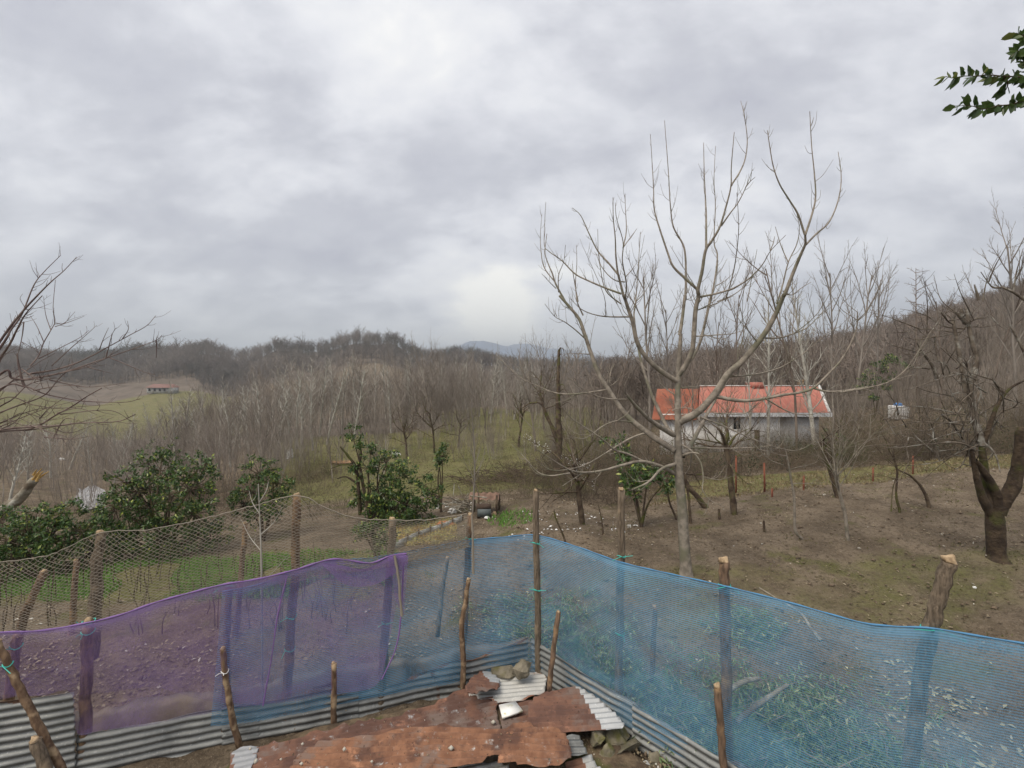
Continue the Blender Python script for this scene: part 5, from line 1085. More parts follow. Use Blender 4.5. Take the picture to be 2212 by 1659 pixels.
shrub(570, 1130, 11.5, [(560,1025,42,0),(600,1045,36,0),(545,1060,42,.2),(590,1012,24,0),(530,1090,44,.2),(615,1060,18,0),(560,1110,40,0),(590,1090,34,0)], 3800, .085, 'evergreen shrub behind the highest part of the fishing net', 3)
tc_ = shrub(800, 1125, 12.4, [(840,1060,55,0),(800,1080,45,.2),(870,1090,55,-.2),(930,1060,34,0),(835,1000,36,.1),(790,1010,28,0),(760,935,20,0),(775,960,18,.1),(850,1110,48,.1),(905,1100,44,-.1),(800,980,24,.2),(765,1005,16,0),(865,1020,34,-.1),(945,1070,22,0),(830,1100,44,0)], 8200, .10, 'evergreen tree with glossy leaves and a bare left trunk, middle of the garden', 4, 'evergreen_tree', 'tree')
mb = MB(); bb = np.array(tc_.location)
for q_, r in (([(778,1112),(775,1060),(768,1010),(752,985),(735,965)], .09), ([(768,1020),(780,985),(775,950)], .06), ([(772,1045),(748,1030),(728,1034)], .05), ([(768,1005),(740,1004),(715,1012)], .04), ([(820,1100),(815,1040),(822,990)], .05)):
    tube(mb, cr([P(x, y, 12.4) - bb for x, y in q_], 6), np.linspace(r * .65, r * .25, (len(q_) - 1) * 6 + 1), 6, lump=.1)
link('bare_limbs', mb.mesh('bare_limbs', M['bark_moss']), tc_)
shrub(952, 1045, 13.5, [(955,985,18,0),(948,995,14,0),(960,970,9,0)], 420, .10, 'single leafy sprig standing apart right of the evergreen tree', 5, 'evergreen_sapling')
shrub(820, 1195, 9.2, [(800,1150,30,0),(830,1165,32,0),(775,1145,20,.1)], 1500, .07, 'small dark evergreen bush behind the fishing net by the board edging', 6)
shrub(1385, 1140, 11.0, [(1370,1040,36,0),(1400,1020,30,.1),(1350,1010,24,.2),(1440,1040,28,.3),(1330,960,34,3)], 1300, .13, 'multi stemmed shrub with sparse green leaves behind the peeled pole', 7)
shrub(1790, 1010, 22, [(1800,960,40,0),(1850,975,36,0),(1740,985,30,1)], 1500, .12, 'dark green bush below the right end of the house', 8)
shrub(1890, 850, 34, [(1900,810,40,0),(1930,790,30,1),(1870,835,34,0)], 1500, .2, 'dull green evergreen bush behind the white water tank', 9)
g = np.random.default_rng(77); mb = MB(); C = []
for _ in range(120):
    d = g.uniform(17, 27); px = g.uniform(1200, 2300); c = G(px, d, .1); C.append(c + nrm(g.normal(size=(70, 3))) * g.random((70, 1)) ** .5 * [.9, .9, .55] * g.uniform(.5, 1.2) + [0, 0, .35])
leafcloud(mb, np.concatenate(C), .10, g); kind(link('ivy', mb.mesh('ivy', leaf_mat('ivy', (.030, .038, .018), (.075, .08, .035), None, .6, .15), False)), 'stuff', 'dull green ivy and bramble leaves in the undergrowth', 'ivy')
# white blossom on the small fruit tree
fb = [o for o in COL.objects if o.get('label', '').startswith('small dark fruit tree')][0]; g = np.random.default_rng(9); mb = MB(); b = np.array(fb.location)
for (x0, y0), (x1, y1), k in (((1128,940),(1190,975),46), ((1215,985),(1275,1010),40), ((1225,1000),(1290,1060),24)):
    for _ in range(k):
        f = g.random(); p = P(x0 + (x1 - x0) * f + g.normal(0, 3), y0 + (y1 - y0) * f + g.normal(0, 4), b[1] + g.normal(0, .15)); pebble(mb, p - b, g.uniform(.006, .014), .5)
link('blossom', mb.mesh('blossom', M['whitey'], False), fb)

# evergreen branch hanging in at the top right, from a tree beyond the frame
mb = MB(); ml = MB(); d0 = 3.0; g = np.random.default_rng(12); bt = np.array([6.2, 3.6, 0.2]); bt[2] = float(h(bt[0], bt[1])) - .1
def wp(f, *l): return cr([P(*f(x, y), d0 + o_) for x, y, o_ in l], 6)
main = cr([bt, bt + [-.1, -.1, 3], bt + [-.5, -.3, 5.2], P(2330, 190, 3.2)], 8); tube(mb, main - bt, np.linspace(.12, .02, len(main)), 8)
hub = P(2330, 190, 3.2)
tw = [np.vstack([hub, wp(cN, (1700,930,.1),(1400,900,0),(1200,890,0),(1000,870,0),(850,890,-.02),(640,890,-.03),(500,920,-.03),(380,895,-.04))]),
      np.vstack([hub, wp(cN, (1750,1180,.1),(1540,1250,.05),(1350,1310,0),(1150,1330,0),(950,1380,0),(750,1330,0),(530,1330,0))]),
      np.vstack([hub, wp(cN, (1750,700,.1),(1600,420,.05),(1540,300,0),(1420,250,0))]), np.vstack([hub, wp(cN, (1700,800,.1),(1560,700,.1),(1500,560,.1),(1440,500,0))]), wp(cN, (1250,900,0),(1300,1000,.03),(1270,1100,.05))]
for t_ in tw:
    tube(mb, t_ - bt, np.linspace(.007, .002, len(t_)), 4); s = np.append(0, np.cumsum(np.linalg.norm(np.diff(t_, axis=0), axis=1)))
    for q in np.arange(s[-1], .02, -.012):
        p = np.array([np.interp(q, s, t_[:, i]) for i in range(3)]); tg = nrm(np.array([np.interp(min(q + .02, s[-1]), s, t_[:, i]) for i in range(3)]) - np.array([np.interp(max(q - .02, 0), s, t_[:, i]) for i in range(3)]))
        sd = nrm(np.cross(tg, g.normal(size=3))); d_ = nrm(tg * .7 + sd + [0, 0, -.12]); leafmesh(ml, p - bt, d_, nrm(np.cross(d_, g.normal(size=3))), g.uniform(.045, .09), g.uniform(.032, .05), g.random())
for c_, r_ in (((6.1, 3.5, 6.4), 1.0), ((6.9, 3.2, 7.2), 1.1), ((7.0, 3.9, 6.0), 1.0), ((6.3, 2.6, 7.6), .9), ((7.4, 2.6, 6.6), 1.0)):
    c_ = np.array(c_); tube(mb, cr([main[14] - bt, (main[14] + c_) / 2 - bt + [.05, 0, .2], c_ - bt], 5), np.linspace(.05, .015, 11), 5)
    for q in c_ + nrm(g.normal(size=(420, 3))) * g.random((420, 1)) ** .4 * r_:
        d_ = nrm(g.normal(size=3)); leafmesh(ml, q - bt, d_, nrm(np.cross(d_, g.normal(size=3))), g.uniform(.06, .10), g.uniform(.035, .055), g.random())
rt = empty('evergreen_tree', bt); tag(rt, 'glossy leaved evergreen twigs hanging into the sky at the top right', 'tree'); link('branch', mb.mesh('branch', M['bark_dark']), rt); link('foliage', ml.mesh('foliage', M['leaf_near'], False), rt)
# yellow flowering twigs far left
shrub(330, 1010, 30, [(330,965,16,0),(375,950,18,0),(385,975,14,0),(300,980,14,0),(440,1000,10,0)], 330, .13, 'sparse twiggy bush with yellow leaves above the large shrub', 15)
bpy.data.objects[-1] if False else None

# ------------------------------------------------------------------ house with the red roof
M['roof_red'] = noisy('roof_red', (.30, .105, .08), (.38, .145, .108), 1.6, .6, (.25, .12, .085), .8, .3, 6, .02, (6, 1, 1))
M['roof_rust'] = noisy('roof_rust', (.20, .065, .04), (.28, .10, .06), 1.3, .8, (.14, .06, .04), .9)
M['wall_grey'] = noisy('wall_grey', (.27, .265, .255), (.38, .375, .36), .9, .9, (.22, .20, .17), .6)
M['dark'] = flat('dark', (.03, .028, .025)); M['fascia'] = noisy('fascia', (.50, .52, .54), (.62, .63, .64), 2, .6); M['glass'] = flat('glass', (.02, .022, .025), .15)
hd = 27.0
def hx(px, d=hd): return (px - 1106) / 1000 * d
def hz(py, d=hd): return E - (py - 800) / 1000 * d
hb_ = np.array([hx(1600), hd, hz(985)]); root = empty('house', hb_); tag(root, 'long white walled house under a red metal roof behind the orchard', 'house')
def pm(nm, mat, mb, parent=root, smooth=False):
    for v in mb.v: v[:, 0] += SK * np.maximum(v[:, 1], 0) * (nm not in ('roof', 'chimney', 'ridge_cap', 'verge_board', 'vent_pipe'))
    return link(nm, mb.mesh(nm, mat, smooth), parent)
SK = .34
mb = MB(); x0, x1, xm = hx(1425), hx(1773), hx(1688); zb, ze = hz(990), hz(897)
def hbox(mb, xa, xb, ya, yb, za, zb_): box(mb, ((xa + xb) / 2 - hb_[0], (ya + yb) / 2 - hb_[1], (za + zb_) / 2 - hb_[2]), (xb - xa, yb - ya, zb_ - za))
hbox(mb, x0, xm, hd + .3, hd + 4, zb, ze + .05); pm('wall', M['plaster'], mb)
mb = MB(); hbox(mb, xm + .002, x1, hd + .34, hd + 4, zb, ze + .05); w2_ = pm('wall', M['wall_grey'], mb); w2_['label'] = 'unpainted grey end wall'
def slope(mb, xa_e, xb_e, xa_r, xb_r, ya, yr, za, zr, corr=0.0, th=.03):
    n = max(2, int((xb_e - xa_e) / .09)) if corr else 2; t = np.linspace(0, 1, n)
    w = corr * np.sin(t * n * 1.6) if corr else 0
    e_ = np.stack([xa_e + (xb_e - xa_e) * t, np.full(n, ya), za + w + 0 * t], -1); r_ = np.stack([xa_r + (xb_r - xa_r) * t, np.full(n, yr), zr + w + 0 * t], -1)
    V = np.concatenate([e_, r_, e_ - [0, 0, th], r_ - [0, 0, th]]) - hb_; k = np.arange(n - 1)
    q = np.concatenate([np.stack([k, k + 1, n + k + 1, n + k], -1), np.stack([2*n + k + 1, 2*n + k, 3*n + k, 3*n + k + 1], -1), np.stack([k + 1, k, 2*n + k, 2*n + k + 1], -1)])
    mb.add(V, q)
mb = MB(); dr = hd + 2.0; zr = hz(834, dr); slope(mb, hx(1508), hx(1792), hx(1512, dr), hx(1769, dr), hd, dr, hz(891), zr, .012)
slope(mb, hx(1508) + 1.4, hx(1792) + 1.4, hx(1512, dr), hx(1769, dr), hd + 4.3, dr + .02, hz(891), zr, .012)
rf = pm('roof', M['roof_red'], mb)
mb = MB(); slope(mb, hx(1408), hx(1506), hx(1420, dr), hx(1509, dr), hd + .02, dr, hz(906), hz(840, dr), .012)
slope(mb, hx(1408) + 1.4, hx(1506) + 1.4, hx(1420, dr), hx(1509, dr), hd + 4.3, dr + .02, hz(906), hz(840, dr), .012); r2_ = pm('roof', M['roof_rust'], mb); r2_['label'] = 'older rust brown roof section'
mb = MB(); V = np.array([[hx(1620, dr), dr + .05, zr - .1], [hx(1648, dr), dr + .05, zr - .1], [hx(1643, dr), dr + .05, hz(826, dr)], [hx(1620, dr), dr + .05, hz(826, dr)]]) - hb_
mb.add(np.vstack([V + [0, -.3, 0], V + [0, .5, 0]]), [[0,1,2,3],[5,4,7,6],[0,4,5,1],[1,5,6,2],[2,6,7,3],[3,7,4,0]]); pm('chimney', M['roof_red'], mb, rf)
mb = MB(); hbox(mb, hx(1512, dr), hx(1769, dr), dr - .06, dr + .08, zr + .005, zr + .045); pm('ridge_cap', M['whitey'], mb, rf)
mb = MB(); a = np.array([hx(1769, dr), dr, zr + .03]) - hb_; c = np.array([hx(1792), hd, hz(891) + .03]) - hb_; tube(mb, np.array([a, c]), [.09, .09], 4, cap=True); pm('verge_board', M['whitey'], mb, rf)
mb = MB(); n = 150; xs = np.linspace(hx(1500), hx(1797), n); zz_ = hz(899) - .05 * abs(np.sin(np.arange(n) * .9)); tp = np.stack([xs, np.full(n, hd - .03), np.full(n, hz(891.5))], -1) - hb_; bo = np.stack([xs, np.full(n, hd - .03), zz_], -1) - hb_
k = np.arange(n - 1); mb.add(np.vstack([tp, bo, tp + [0, .03, 0], bo + [0, .03, 0]]), np.concatenate([np.stack([k, n + k, n + k + 1, k + 1], -1), np.stack([2*n + k, 2*n + k + 1, 3*n + k + 1, 3*n + k], -1)])); pm('fascia', M['fascia'], mb)
def window(pa, pb, ya, yb, yo, fr):
    f = MB(); xa, xb, za, zb_ = hx(pa), hx(pb), hz(yb), hz(ya); t = .07
    for q in ((xa - t, xa, za - t, zb_ + t), (xb, xb + t, za - t, zb_ + t), (xa, xb, zb_, zb_ + t), (xa, xb, za - t, za), ((xa + xb) / 2 - .02, (xa + xb) / 2 + .02, za, zb_)): hbox(f, q[0], q[1], hd + yo - .05, hd + yo + .01, q[2], q[3])
    o = pm('window', fr, f); g_ = MB(); hbox(g_, xa, xb, hd + yo - .02, hd + yo + .012, za, zb_); pm('pane', M['glass'], g_, o)
window(1586, 1601, 903, 929, .30, M['plaster']); window(1674, 1684, 903, 911, .34, M['whitey'])
mb = MB(); hbox(mb, hx(1632), hx(1643), hd + .28, hd + .31, hz(985), hz(930)); pm('dark_panel', M['bark_dark'], mb)  # plain dark upright panel on the front wall
for i, px in enumerate((1728, 1736)):
    f = MB(); box(f, (hx(px, dr) - hb_[0], dr + .1 - hb_[1], zr + .18 - hb_[2]), (.12, .12, .3)); box(f, (hx(px, dr) - hb_[0], dr + .1 - hb_[1], zr + .36 - hb_[2]), (.2, .2, .06)); pm('vent_pipe', M['litter'] if False else M['cutwood'], f, rf)

# far house across the valley
fb_ = G(352, 222); f0 = empty('house', fb_); tag(f0, 'distant low house with long reddish roof in the far meadow', 'house')
s = .222; f0.scale = (.82, .82, .8)
mb = MB(); box(mb, (0, 0, 1.2), (64 * s, 6, 3.4)); link('wall', mb.mesh('wall', M['wall_grey'], False), f0)
mb = MB(); L2 = 33 * s
mb.add(np.array([[-L2, -4, 2.9], [L2, -4, 2.9], [L2 - .6, 0, 5.0], [-L2 + 1.5, 0, 5.0], [-L2, 4, 2.9], [L2, 4, 2.9]]), [[0,1,2,3],[2,5,4,3]], [[0,3,4],[1,5,2]]); link('roof', mb.mesh('roof', noisy('roof_far', (.13, .075, .06), (.18, .10, .085), .5), False), f0)
for x in (-6.2, -4.9, 6.0): mb = MB(); box(mb, (x, -3.05, 2.1), (1.0, .1, 1.2)); link('white_bay', mb.mesh('white_bay', M['whitey'], False), f0)
for x in (-5.5, -2.5, .5, 3.2): mb = MB(); box(mb, (x, -3.04, 1.6), (1.2, .12, 1.6)); link('window', mb.mesh('window', M['dark'], False), f0)

# white water tank
b = Gd(1940, 906); td = b[1]; tk = empty('water_tank', b); tag(tk, 'white plastic water tank with blue lid on the slope right of the house', 'tank')
zt = hz(872, td) - b[2]
mb = MB(); box(mb, (0, 0, zt / 2), (1.05, 1.0, zt - .05)); tk.scale = (.74, .74, .9); o = link('body', mb.mesh('body', M['plaster'], False), tk); bv = o.modifiers.new('bevel', 'BEVEL'); bv.width = .08; bv.segments = 3
mb = MB(); a = np.linspace(0, 2 * np.pi, 20); tube(mb, np.array([[0, 0, zt - .04], [0, 0, zt + .08], [0, 0, zt + .16]]), [.32, .30, .22], 16, cap=True); link('lid', mb.mesh('lid', flat('blue', (.05, .22, .55), .4)), tk)
mb = MB()
for x in np.linspace(-.54, .54, 7): box(mb, (x, -.53, zt / 2 + .05), (.025, .025, zt - .1))
for z in np.linspace(.1, zt - .1, 5): box(mb, (0, -.55, z), (1.12, .02, .025))
link('cage', mb.mesh('cage', M['wall_grey'], False), tk)

# rust red fence posts along the field edge
for px, py0, py1, lean, lab in ((1652, 1062, 1000, -.02, 'rust red metal fence post below the right part of the house'), (1736, 1060, 1028, .01, 'rust red metal fence post beyond the pale thin sapling'),
        (1590, 1066, 985, 0, 'rust red metal fence post beside the upright dark trunk'), (1805, 1062, 1035, .05, 'rust red post stub by the leaning dark trunk'), (1886, 1040, 1010, 0, 'rust red metal fence post left of the forked thin tree'), (1972, 1025, 985, .01, 'rust red metal fence post right of the forked thin tree'), (1668, 1072, 1055, 0, 'short rust red stub on the field edge')):
    b = Gd(px, py0); hgt = (py0 - py1) / 1000 * b[1]; mb = MB(); box(mb, (0, 0, hgt / 2 - .1), (.05, .008, hgt + .2)); box(mb, (.022, .025, hgt / 2 - .1), (.008, .05, hgt + .2))
    o = link('fence_post', mb.mesh('fence_post', noisy('redpost', (.12, .038, .024), (.18, .065, .038), 8, .8), False), None, b); o.rotation_euler = (0, lean, 0); tag(o, lab, 'fence post', 'rust red fence posts')

# scrap shelter and junk by the garden
b = Gd(1045, 1117); sc = empty('scrap_shelter', b); d = b[1]; tag(sc, 'small makeshift shelter of sticks, rusty sheet and blue panel', 'shelter')
mb = MB()
for px, pt_, yo in ((1020, 1070, 0), (1033, 1068, 0), (1072, 1070, .1), (1078, 1068, .6), (1024, 1068, .7)): q = P(px, 1122, d + yo) - b; q2 = P(px + 1, pt_, d + yo) - b; mb = MB(); tube(mb, np.array([q, q2]), [.035, .028], 6, cap=True, lump=.1); link('stick_post', mb.mesh('stick_post', M['bark_dark']), sc)
mb = MB(); c = P(1046, 1076, d + .35) - b; V = []
n = 24
for i in range(n): 
    for yy in (-.22, .30): V.append([c[0] - .42 + i * .036, c[1] + yy, c[2] + .02 * math.sin(i * 1.3) + yy * .12 + .04])
k = np.arange(n - 1) * 2; mb.add(V, np.stack([k, k + 2, k + 3, k + 1], -1)); link('roof', mb.mesh('roof', noisy('scraproof', (.10, .06, .042), (.17, .105, .075), 5), False), sc)
mb = MB(); box(mb, P(1045, 1095, d - .03) - b, (.40, .02, .17)); link('rusty_panel', mb.mesh('rusty_panel', noisy('scrappanel', (.06, .042, .032), (.10, .07, .055), 5), False), sc)
mb = MB(); box(mb, P(1046, 1108, d - .06) - b, (.36, .02, .20)); link('blue_panel', mb.mesh('blue_panel', flat('bluep', (.11, .13, .13)), False), sc)
mb = MB(); tube(mb, np.array([P(1015, 1071, d - .15), P(1052, 1075, d - .12)]) - b, [.02, .016], 5); tube(mb, np.array([P(1024, 1042, d - .1), P(1036, 1072, d - .1)]) - b, [.018, .014], 5); link('stick', mb.mesh('stick', M['bark_lichen']), sc)
def bag(px, py, r, mat, label, nm='bag', cat='bag', seed=0, sq=(1, .8, .8), group=None):
    b = Gd(px, py); r = r / 1000 * b[1]; bm = bmesh.new(); bmesh.ops.create_icosphere(bm, subdivisions=3, radius=r)
    for v in bm.verts:
        v.co = Vector((v.co.x * sq[0], v.co.y * sq[1], v.co.z * sq[2])); v.co += v.normal * r * .35 * mn.noise(v.co * (2.2 / r) + Vector((seed, 0, 0))); v.co.z = max(v.co.z, -r * .45)
    me = bpy.data.meshes.new(nm); bm.to_mesh(me); bm.free(); me.materials.append(mat); o = link(nm, me, None, b + [0, 0, r * .35]); tag(o, label, cat, group); return o
bag(946, 1098, 6, M['whitey'], 'small white bag beneath the evergreen tree, left of the other two', seed=1); bag(966, 1096, 5, M['whitey'], 'small crumpled white bag between two bags', seed=2); bag(977, 1107, 9, M['whitey'], 'larger white bag beside the stick pile', seed=3)
bag(1068, 1113, 5, M['cutwood'], 'pale tipped bucket at the foot of the scrap shelter', 'bucket', 'bucket', 4, (1, .8, 1.3)); bag(1052, 1120, 5, M['whitey'], 'white plastic scrap on the ground before the scrap shelter', 'plastic_scrap', 'litter', 5, (1.2, .8, .6))
bag(1020, 1100, 8, M['whitey'], 'white plastic sack standing left of the scrap shelter', 'sack', 'sack', 6, (.55, .5, 1.6))
bag(855, 985, 8, M['whitey'], 'white and pale blue bundle lying on the lower meadow', 'bundle', 'bundle', 7, (1.3, .8, .6)); bag(626, 990, 12, M['whitey'], 'white tarp propped up among the thicket stems', 'tarp', 'tarp', 8, (.6, .5, 1.5))
bag(134, 994, 5, M['whitey'], 'white speck of a parked thing in the left valley', 'tarp', 'tarp', 9, (1.6, .8, .6)); bag(2105, 1270, 3.5, M['whitey'], 'pale stone lying on the field below the gnarled tree', 'stone', 'stone', 10)
bag(962, 1136, 12, flat('orange', (.42, .16, .06)), 'orange lump behind the board edging', 'clay_pot', 'pot', 11, (1.6, .8, .55)); bag(740, 1003, 14, noisy('dirt', (.17, .105, .055), (.23, .14, .075), 5), 'low mound of orange dirt on the lower meadow', 'dirt_mound', 'mound', 12, (1.8, 1, .12))
# loose stick pile beside the bags
mb = MB(); g = np.random.default_rng(3); b = Gd(1000, 1105)
for _ in range(34):
    a = np.array([g.uniform(-.45, .45), g.uniform(-.3, .3), g.uniform(.02, .35)]); d_ = nrm(np.array([g.normal(), g.normal() * .4, g.normal() * .25])) * g.uniform(.25, .6); tube(mb, np.array([a - d_, a + d_]), [.014, .009], 4)
tag(link('stick_pile', mb.mesh('stick_pile', M['bark_lichen']), None, b), 'heap of grey sticks and poles left of the scrap shelter', 'stick pile')
mb = MB(); b = G(1085, 19)
for _ in range(260):
    a = np.array([g.normal() * 1.3, g.normal() * .9, g.uniform(.02, .5)]); a[2] += float(h(a[0] + b[0], a[1] + b[1])) - b[2]; d_ = nrm(np.array([g.normal(), g.normal() * .6, g.normal() * .35])) * g.uniform(.3, .9); tube(mb, np.array([a - d_, a + d_ * .2 + g.normal(0, .08, 3), a + d_]), [.014, .010, .005], 3)
tag(link('brush_pile', mb.mesh('brush_pile', M['bark_dark']), None, b), 'spread heap of cut brushwood on the bank above the scrap shelter', 'brush pile')
# board edging
ed = empty('board_edging', Gd(925, 1150)); b = np.array(ed.location); tag(ed, 'grey board edging with short pegs across the garden', 'garden edging'); bm_ = noisy('board', (.20, .21, .20), (.30, .31, .30), 5, .9)
ln = [(840, 1192), (881, 1172), (905, 1160), (930, 1152), (955, 1144), (978, 1134), (1000, 1124)]
for (xa, ya), (xb, yb) in zip(ln[:-1], ln[1:]):
    a, c = Gd(xa, ya), Gd(xb, yb); m_ = (a + c) / 2 - b; v = c - a; mb = MB(); m2 = MB(); box(mb, m_ + [0, 0, .06], (np.linalg.norm(v[:2]) - .01, .025, .17), math.atan2(v[1], v[0])); box(m2, c - b + [0, -.03, .08], (.035, .03, .26)); link('board', mb.mesh('board', bm_, False), ed); link('peg', m2.mesh('peg', M['bark_dark'], False), ed)
# pale sheet on the valley slope, added in place of gleaming water
def plastic():
    u = np.linspace(0, 1, 26); V = []
    for f in u:
        for g_ in u:
            p = Gd(166 + 58 * f + 5 * math.sin(g_ * 9), 1054 + 52 * g_ + 5 * math.sin(f * 8)); V.append(p + [0, 0, .12 + .10 * mn.noise(Vector((f * 5, g_ * 5, 1)))])
    idx = np.arange(26 * 26).reshape(26, 26); q = np.stack([idx[:-1, :-1], idx[1:, :-1], idx[1:, 1:], idx[:-1, 1:]], -1).reshape(-1, 4); V = np.array(V)
    mb = MB(); mb.add(V, q); tag(link('pale_sheet', mb.mesh('pale_sheet', noisy('plastic', (.22, .22, .235), (.42, .42, .44), 1.5, .3))), 'pale shiny plastic sheet spread on the slope above the left shrubs', 'stand-in for water')
plastic()

# ------------------------------------------------------------------ ground cover
def scatter_leaves(name, n, pxr, dr, size, mat, label, cat, seed, keep=None, dens=1.0, up_=1.6, zj=.012, lw=.5):
    g = np.random.default_rng(seed); d = np.sqrt(g.uniform(dr[0] ** 2, dr[1] ** 2, n)); px = g.uniform(*pxr, n); x = (px - 1106) / 1000 * d
    k = vnoise(np.stack([x, d, 0 * d], -1), .75, seed) + .6 * vnoise(np.stack([x, d, 0 * d], -1), 2.6, seed) > g.normal(.08, .22, n)
    if keep is not None: k &= keep(px, d, g)
    x, d = x[k], d[k]
    z = h(x, d) ; p0 = np.stack([x, d, z], -1); z2 = vnoise(p0, 2.2) * .045 + vnoise(p0, 6.5, 3) * .026; p0[:, 2] += z2 + zj + g.random(len(x)) * zj
    m = len(x); dd = nrm(g.normal(size=(m, 3)) * [1, 1, .25]); nn_ = nrm(g.normal(size=(m, 3)) * .5 + [0, 0, up_]); s = nrm(np.cross(dd, nn_)); nn_ = np.cross(s, dd)
    l = (size * g.uniform(.4, 1.5, m) ** 1.3)[:, None]; w = l * g.uniform(.7, 1.3, (m, 1)) * lw
    V = np.stack([p0 - dd * l * .5, p0 + s * w * .5 + nn_ * l * .12, p0 + dd * l * .5, p0 - s * w * .5 + nn_ * l * .12], 1); q = np.arange(m * 4).reshape(m, 4)
    mb = MB(); mb.add(V.reshape(-1, 3), None, np.concatenate([q[:, [0, 1, 2]], q[:, [0, 2, 3]]]), np.repeat(g.random(m), 4)); kind(link(name, mb.mesh(name, mat, False)), 'stuff', label, cat)
not_pen = lambda px, d, g: ~((d < np.where(px < 1150, dL(px) + .12, 6.45 / (1 + np.maximum(-.3, (px - 1106) / 1000)) + .1)))
scatter_leaves('leaf_litter', 26000, (1020, 2400), (5.2, 16), .045, M['litter'], 'pale dry leaves and chips strewn over the brown field', 'leaf litter', 21, lambda px, d, g: not_pen(px, d, g) & (g.random(len(px)) < .55))
scatter_leaves('leaf_litter', 14000, (-60, 1200), (4.6, 9.0), .05, M['litter'], 'pale rubbish and leaves strewn on the soil behind the purple and blue nets', 'leaf litter', 22, lambda px, d, g: not_pen(px, d, g) & (d < 7.5 + g.random(len(px))))
scatter_leaves('leaf_litter', 4800, (1450, 2400), (3.2, 6.2), .064, M['litter_pale'], 'large pale green and tan leaves lying behind the right part of the blue net', 'leaf litter', 23, lambda px, d, g: not_pen(px, d, g) & (px + (6 - d) * 100 > 1640))
scatter_leaves('leaf_litter', 3500, (1000, 1400), (10.4, 12.4), .055, M['whitey'], 'whitish scraps scattered below the scrap shelter', 'litter', 24, lambda px, d, g: g.random(len(px)) < .12)
mb = MB(); g = np.random.default_rng(55)
for _ in range(2200):
    d = math.sqrt(g.uniform(30, 230)); px = g.uniform(1000, 2400)
    if d < 6.45 / (1 + max(-.3, (px - 1106) / 1000)) + .15: continue
    p = G(px, d, .02); sz = g.uniform(.008, .03) * (1.8 if g.random() < .06 else 1); pebble(mb, p, np.array([sz * 1.3, sz, sz * .6]), g.random())
kind(link('soil_clods', mb.mesh('soil_clods', noisy('clod', (.075, .055, .038), (.14, .105, .072), 8, .95), False)), 'stuff', 'dark clods of turned soil on the field', 'soil')
def blades(name, n, pxr, dr, hgt, mat, label, cat, seed, keep=None, wd=.012, patch=1.0, area=None):
    g = np.random.default_rng(seed); d = np.sqrt(g.uniform(dr[0] ** 2, dr[1] ** 2, n)); px = g.uniform(*pxr, n); x = (px - 1106) / 1000 * d
    p0 = np.stack([x, d, np.zeros(n)], -1); k = vnoise(p0, patch, seed) > (0.0 if keep is None else keep); k = k & area(px, d, g) if area else k; x, d = x[k], d[k]; m = len(x)
    p0 = np.stack([x, d, h(x, d) - .01], -1); l = (hgt * g.uniform(.4, 1.3, m))[:, None]; a = g.random(m) * 6.28; s = np.stack([np.cos(a), np.sin(a), 0 * a], -1) * wd * g.uniform(.6, 1.6, (m, 1)); t = p0 + (nrm(g.normal(size=(m, 3)) * .6 + [0, 0, 1])) * l
    V = np.stack([p0 - s, p0 + s, t], 1); mb = MB(); mb.add(V.reshape(-1, 3), None, np.arange(m * 3).reshape(m, 3), np.repeat(g.random(m), 3)); kind(link(name, mb.mesh(name, mat, False)), 'stuff', label, cat)
blades('grass', 24000, (-60, 860), (8.1, 10.2), .12, M['grass'], 'bright green weeds in the garden behind the fishing net', 'grass', 31, -.1, .014, .8)
blades('grass', 2600, (1040, 1190), (10.6, 13.2), .12, M['grass'], 'green nettles beside the scrap shelter', 'grass', 32, -.9, .016, 1.0, lambda px, d, g: ((px - 1105) / 55) ** 2 + ((d - 12.0) / .8) ** 2 < g.random(len(px)) * 1.2)
blades('grass', 26000, (560, 1330), (15, 48), .07, M['grass_dry'], 'short tussocky grass on the meadow slope', 'grass', 33, -.25, .025, .5)
blades('grass', 12000, (1220, 2400), (6.0, 13.5), .045, M['grass_dry'], 'thin moss and grass patches on the brown field', 'grass', 34, .12, .012, .9)
blades('grass', 9000, (1400, 2400), (13.2, 16.8), .10, M['grass_straw'], 'straw coloured grass strip behind the brown field', 'grass', 35, -.3, .018, .8)
blades('grass', 7000, (840, 985), (10.6, 12.6), .10, noisy('straw', (.34, .24, .09), (.45, .33, .14), 4), 'yellow straw heaped inside the board edging', 'straw', 36, -.5, .014, .8)
# dead weed stalks inside the fishing net
mb = MB(); g = np.random.default_rng(8)
for _ in range(150):
    px, d = g.uniform(-40, 760), g.uniform(7, 9.5); b = G(px, d); l = g.uniform(.3, .9); q = cr([b, b + [g.normal() * .04, 0, l * .5], b + [g.normal() * .12, g.normal() * .05, l]], 4); tube(mb, q, np.linspace(.010, .004, len(q)), 3)
kind(link('dead_stalks', mb.mesh('dead_stalks', M['bark_dark'])), 'stuff', 'dead brown weed stalks in the garden behind the fishing net', 'weeds')
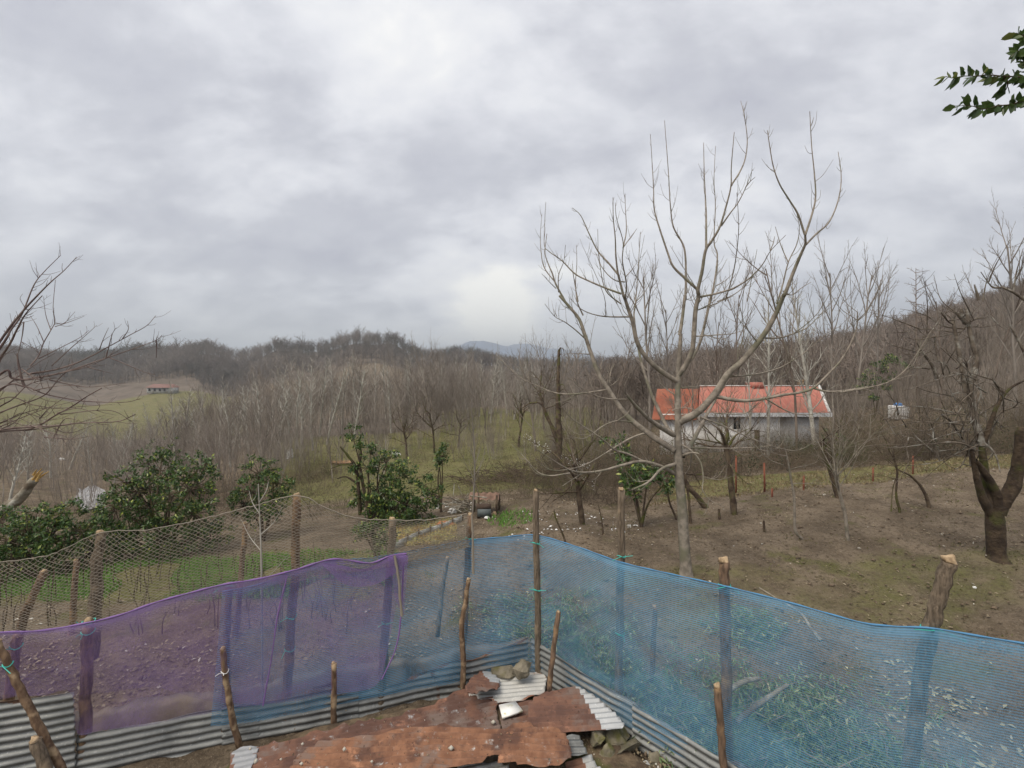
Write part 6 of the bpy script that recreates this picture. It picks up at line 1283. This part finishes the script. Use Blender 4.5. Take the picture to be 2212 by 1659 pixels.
# green prunings heaped behind the right net
def prunings(name, blobs, n, label, seed):
    g = np.random.default_rng(seed); mb = MB(); m2 = MB(); b = G(blobs[0][0], blobs[0][1]); root = empty(name, b); tag(root, label, 'prunings', 'heaps of cut branches behind the blue net')
    C = []
    for px, d, r, w in blobs:
        c = G(px, d)
        for _ in range(int(n * w / 26)):
            o_ = np.array([g.normal() * r * .5, g.normal() * r * .5, 0]); q = c + o_; q[2] = float(h(q[0], q[1])) + abs(g.normal()) * .10 + .03
            dr_ = nrm(np.array([g.normal(), g.normal() * .7, g.normal() * .25])); L = g.uniform(.25, .6); pts = cr([q - dr_ * L / 2, q + g.normal(0, .03, 3), q + dr_ * L / 2], 4); tube(m2, pts - b, np.linspace(.008, .003, len(pts)), 3)
            t = g.random((26, 1)); C.append(q - dr_ * L / 2 + dr_ * L * t + g.normal(0, .035, (26, 3)))
    leafcloud(mb, np.concatenate(C) - b, .095, g, .2, .2); link('leaves', mb.mesh('leaves', M['leaf_prune'], False), root); link('twigs', m2.mesh('twigs', M['bark_main']), root)
prunings('cut_branches', [(1720, 5.0, 1.0, 1), (1640, 4.8, .9, .8), (1800, 5.1, .8, .6), (1560, 4.9, .8, .4)], 4000, 'leafy green prunings heaped behind the blue net around the brown chipped post', 41)
prunings('cut_branches', [(1230, 7.0, .8, 1), (1130, 7.3, .8, .6), (1300, 6.2, .7, .7), (1390, 5.8, .7, .6)], 1800, 'green cuttings lying behind the blue net close to the corner pole', 42)
prunings('cut_branches', [(1600, 6.9, .45, 1), (1640, 6.7, .35, .5)], 700, 'small green cuttings showing above the blue net beside the brown chipped post', 43)
def stick(pts, r0, r1, label, mat='cutwood'):
    w = cr([P(*p) for p in pts], 6); b = w[0].copy(); mb = MB(); tube(mb, w - b, np.linspace(r0, r1, len(w)), 6, lump=.1); tag(link('stick', mb.mesh('stick', M[mat]), None, b), label, 'stick', 'cut sticks behind the blue net')
stick([(1640, 1270, 6.4), (1690, 1300, 6.1), (1730, 1325, 5.9), (1750, 1355, 5.7), (1775, 1385, 5.5)], .012, .024, 'long pale stick leaning over the top of the blue net', 'bark_lichen')
stick([(1560, 1500, 4.75), (1600, 1475, 4.8), (1640, 1465, 4.9)], .03, .02, 'pale peeled stick in the green prunings, left one', 'bark_lichen'); stick([(1590, 1560, 4.55), (1640, 1520, 4.65), (1700, 1480, 4.8)], .032, .018, 'thicker pale stick in the green prunings near brown stake', 'bark_lichen')
rock(G(2090, 3.95, .05), (.15, .12, .10), 14, M['rock_grey'], 'pale stone behind the blue net at the bottom right'); rock(G(1690, 4.25, .02), (.16, .12, .09), 15, M['rock_grey'], 'tan stone behind the blue net below the prunings')
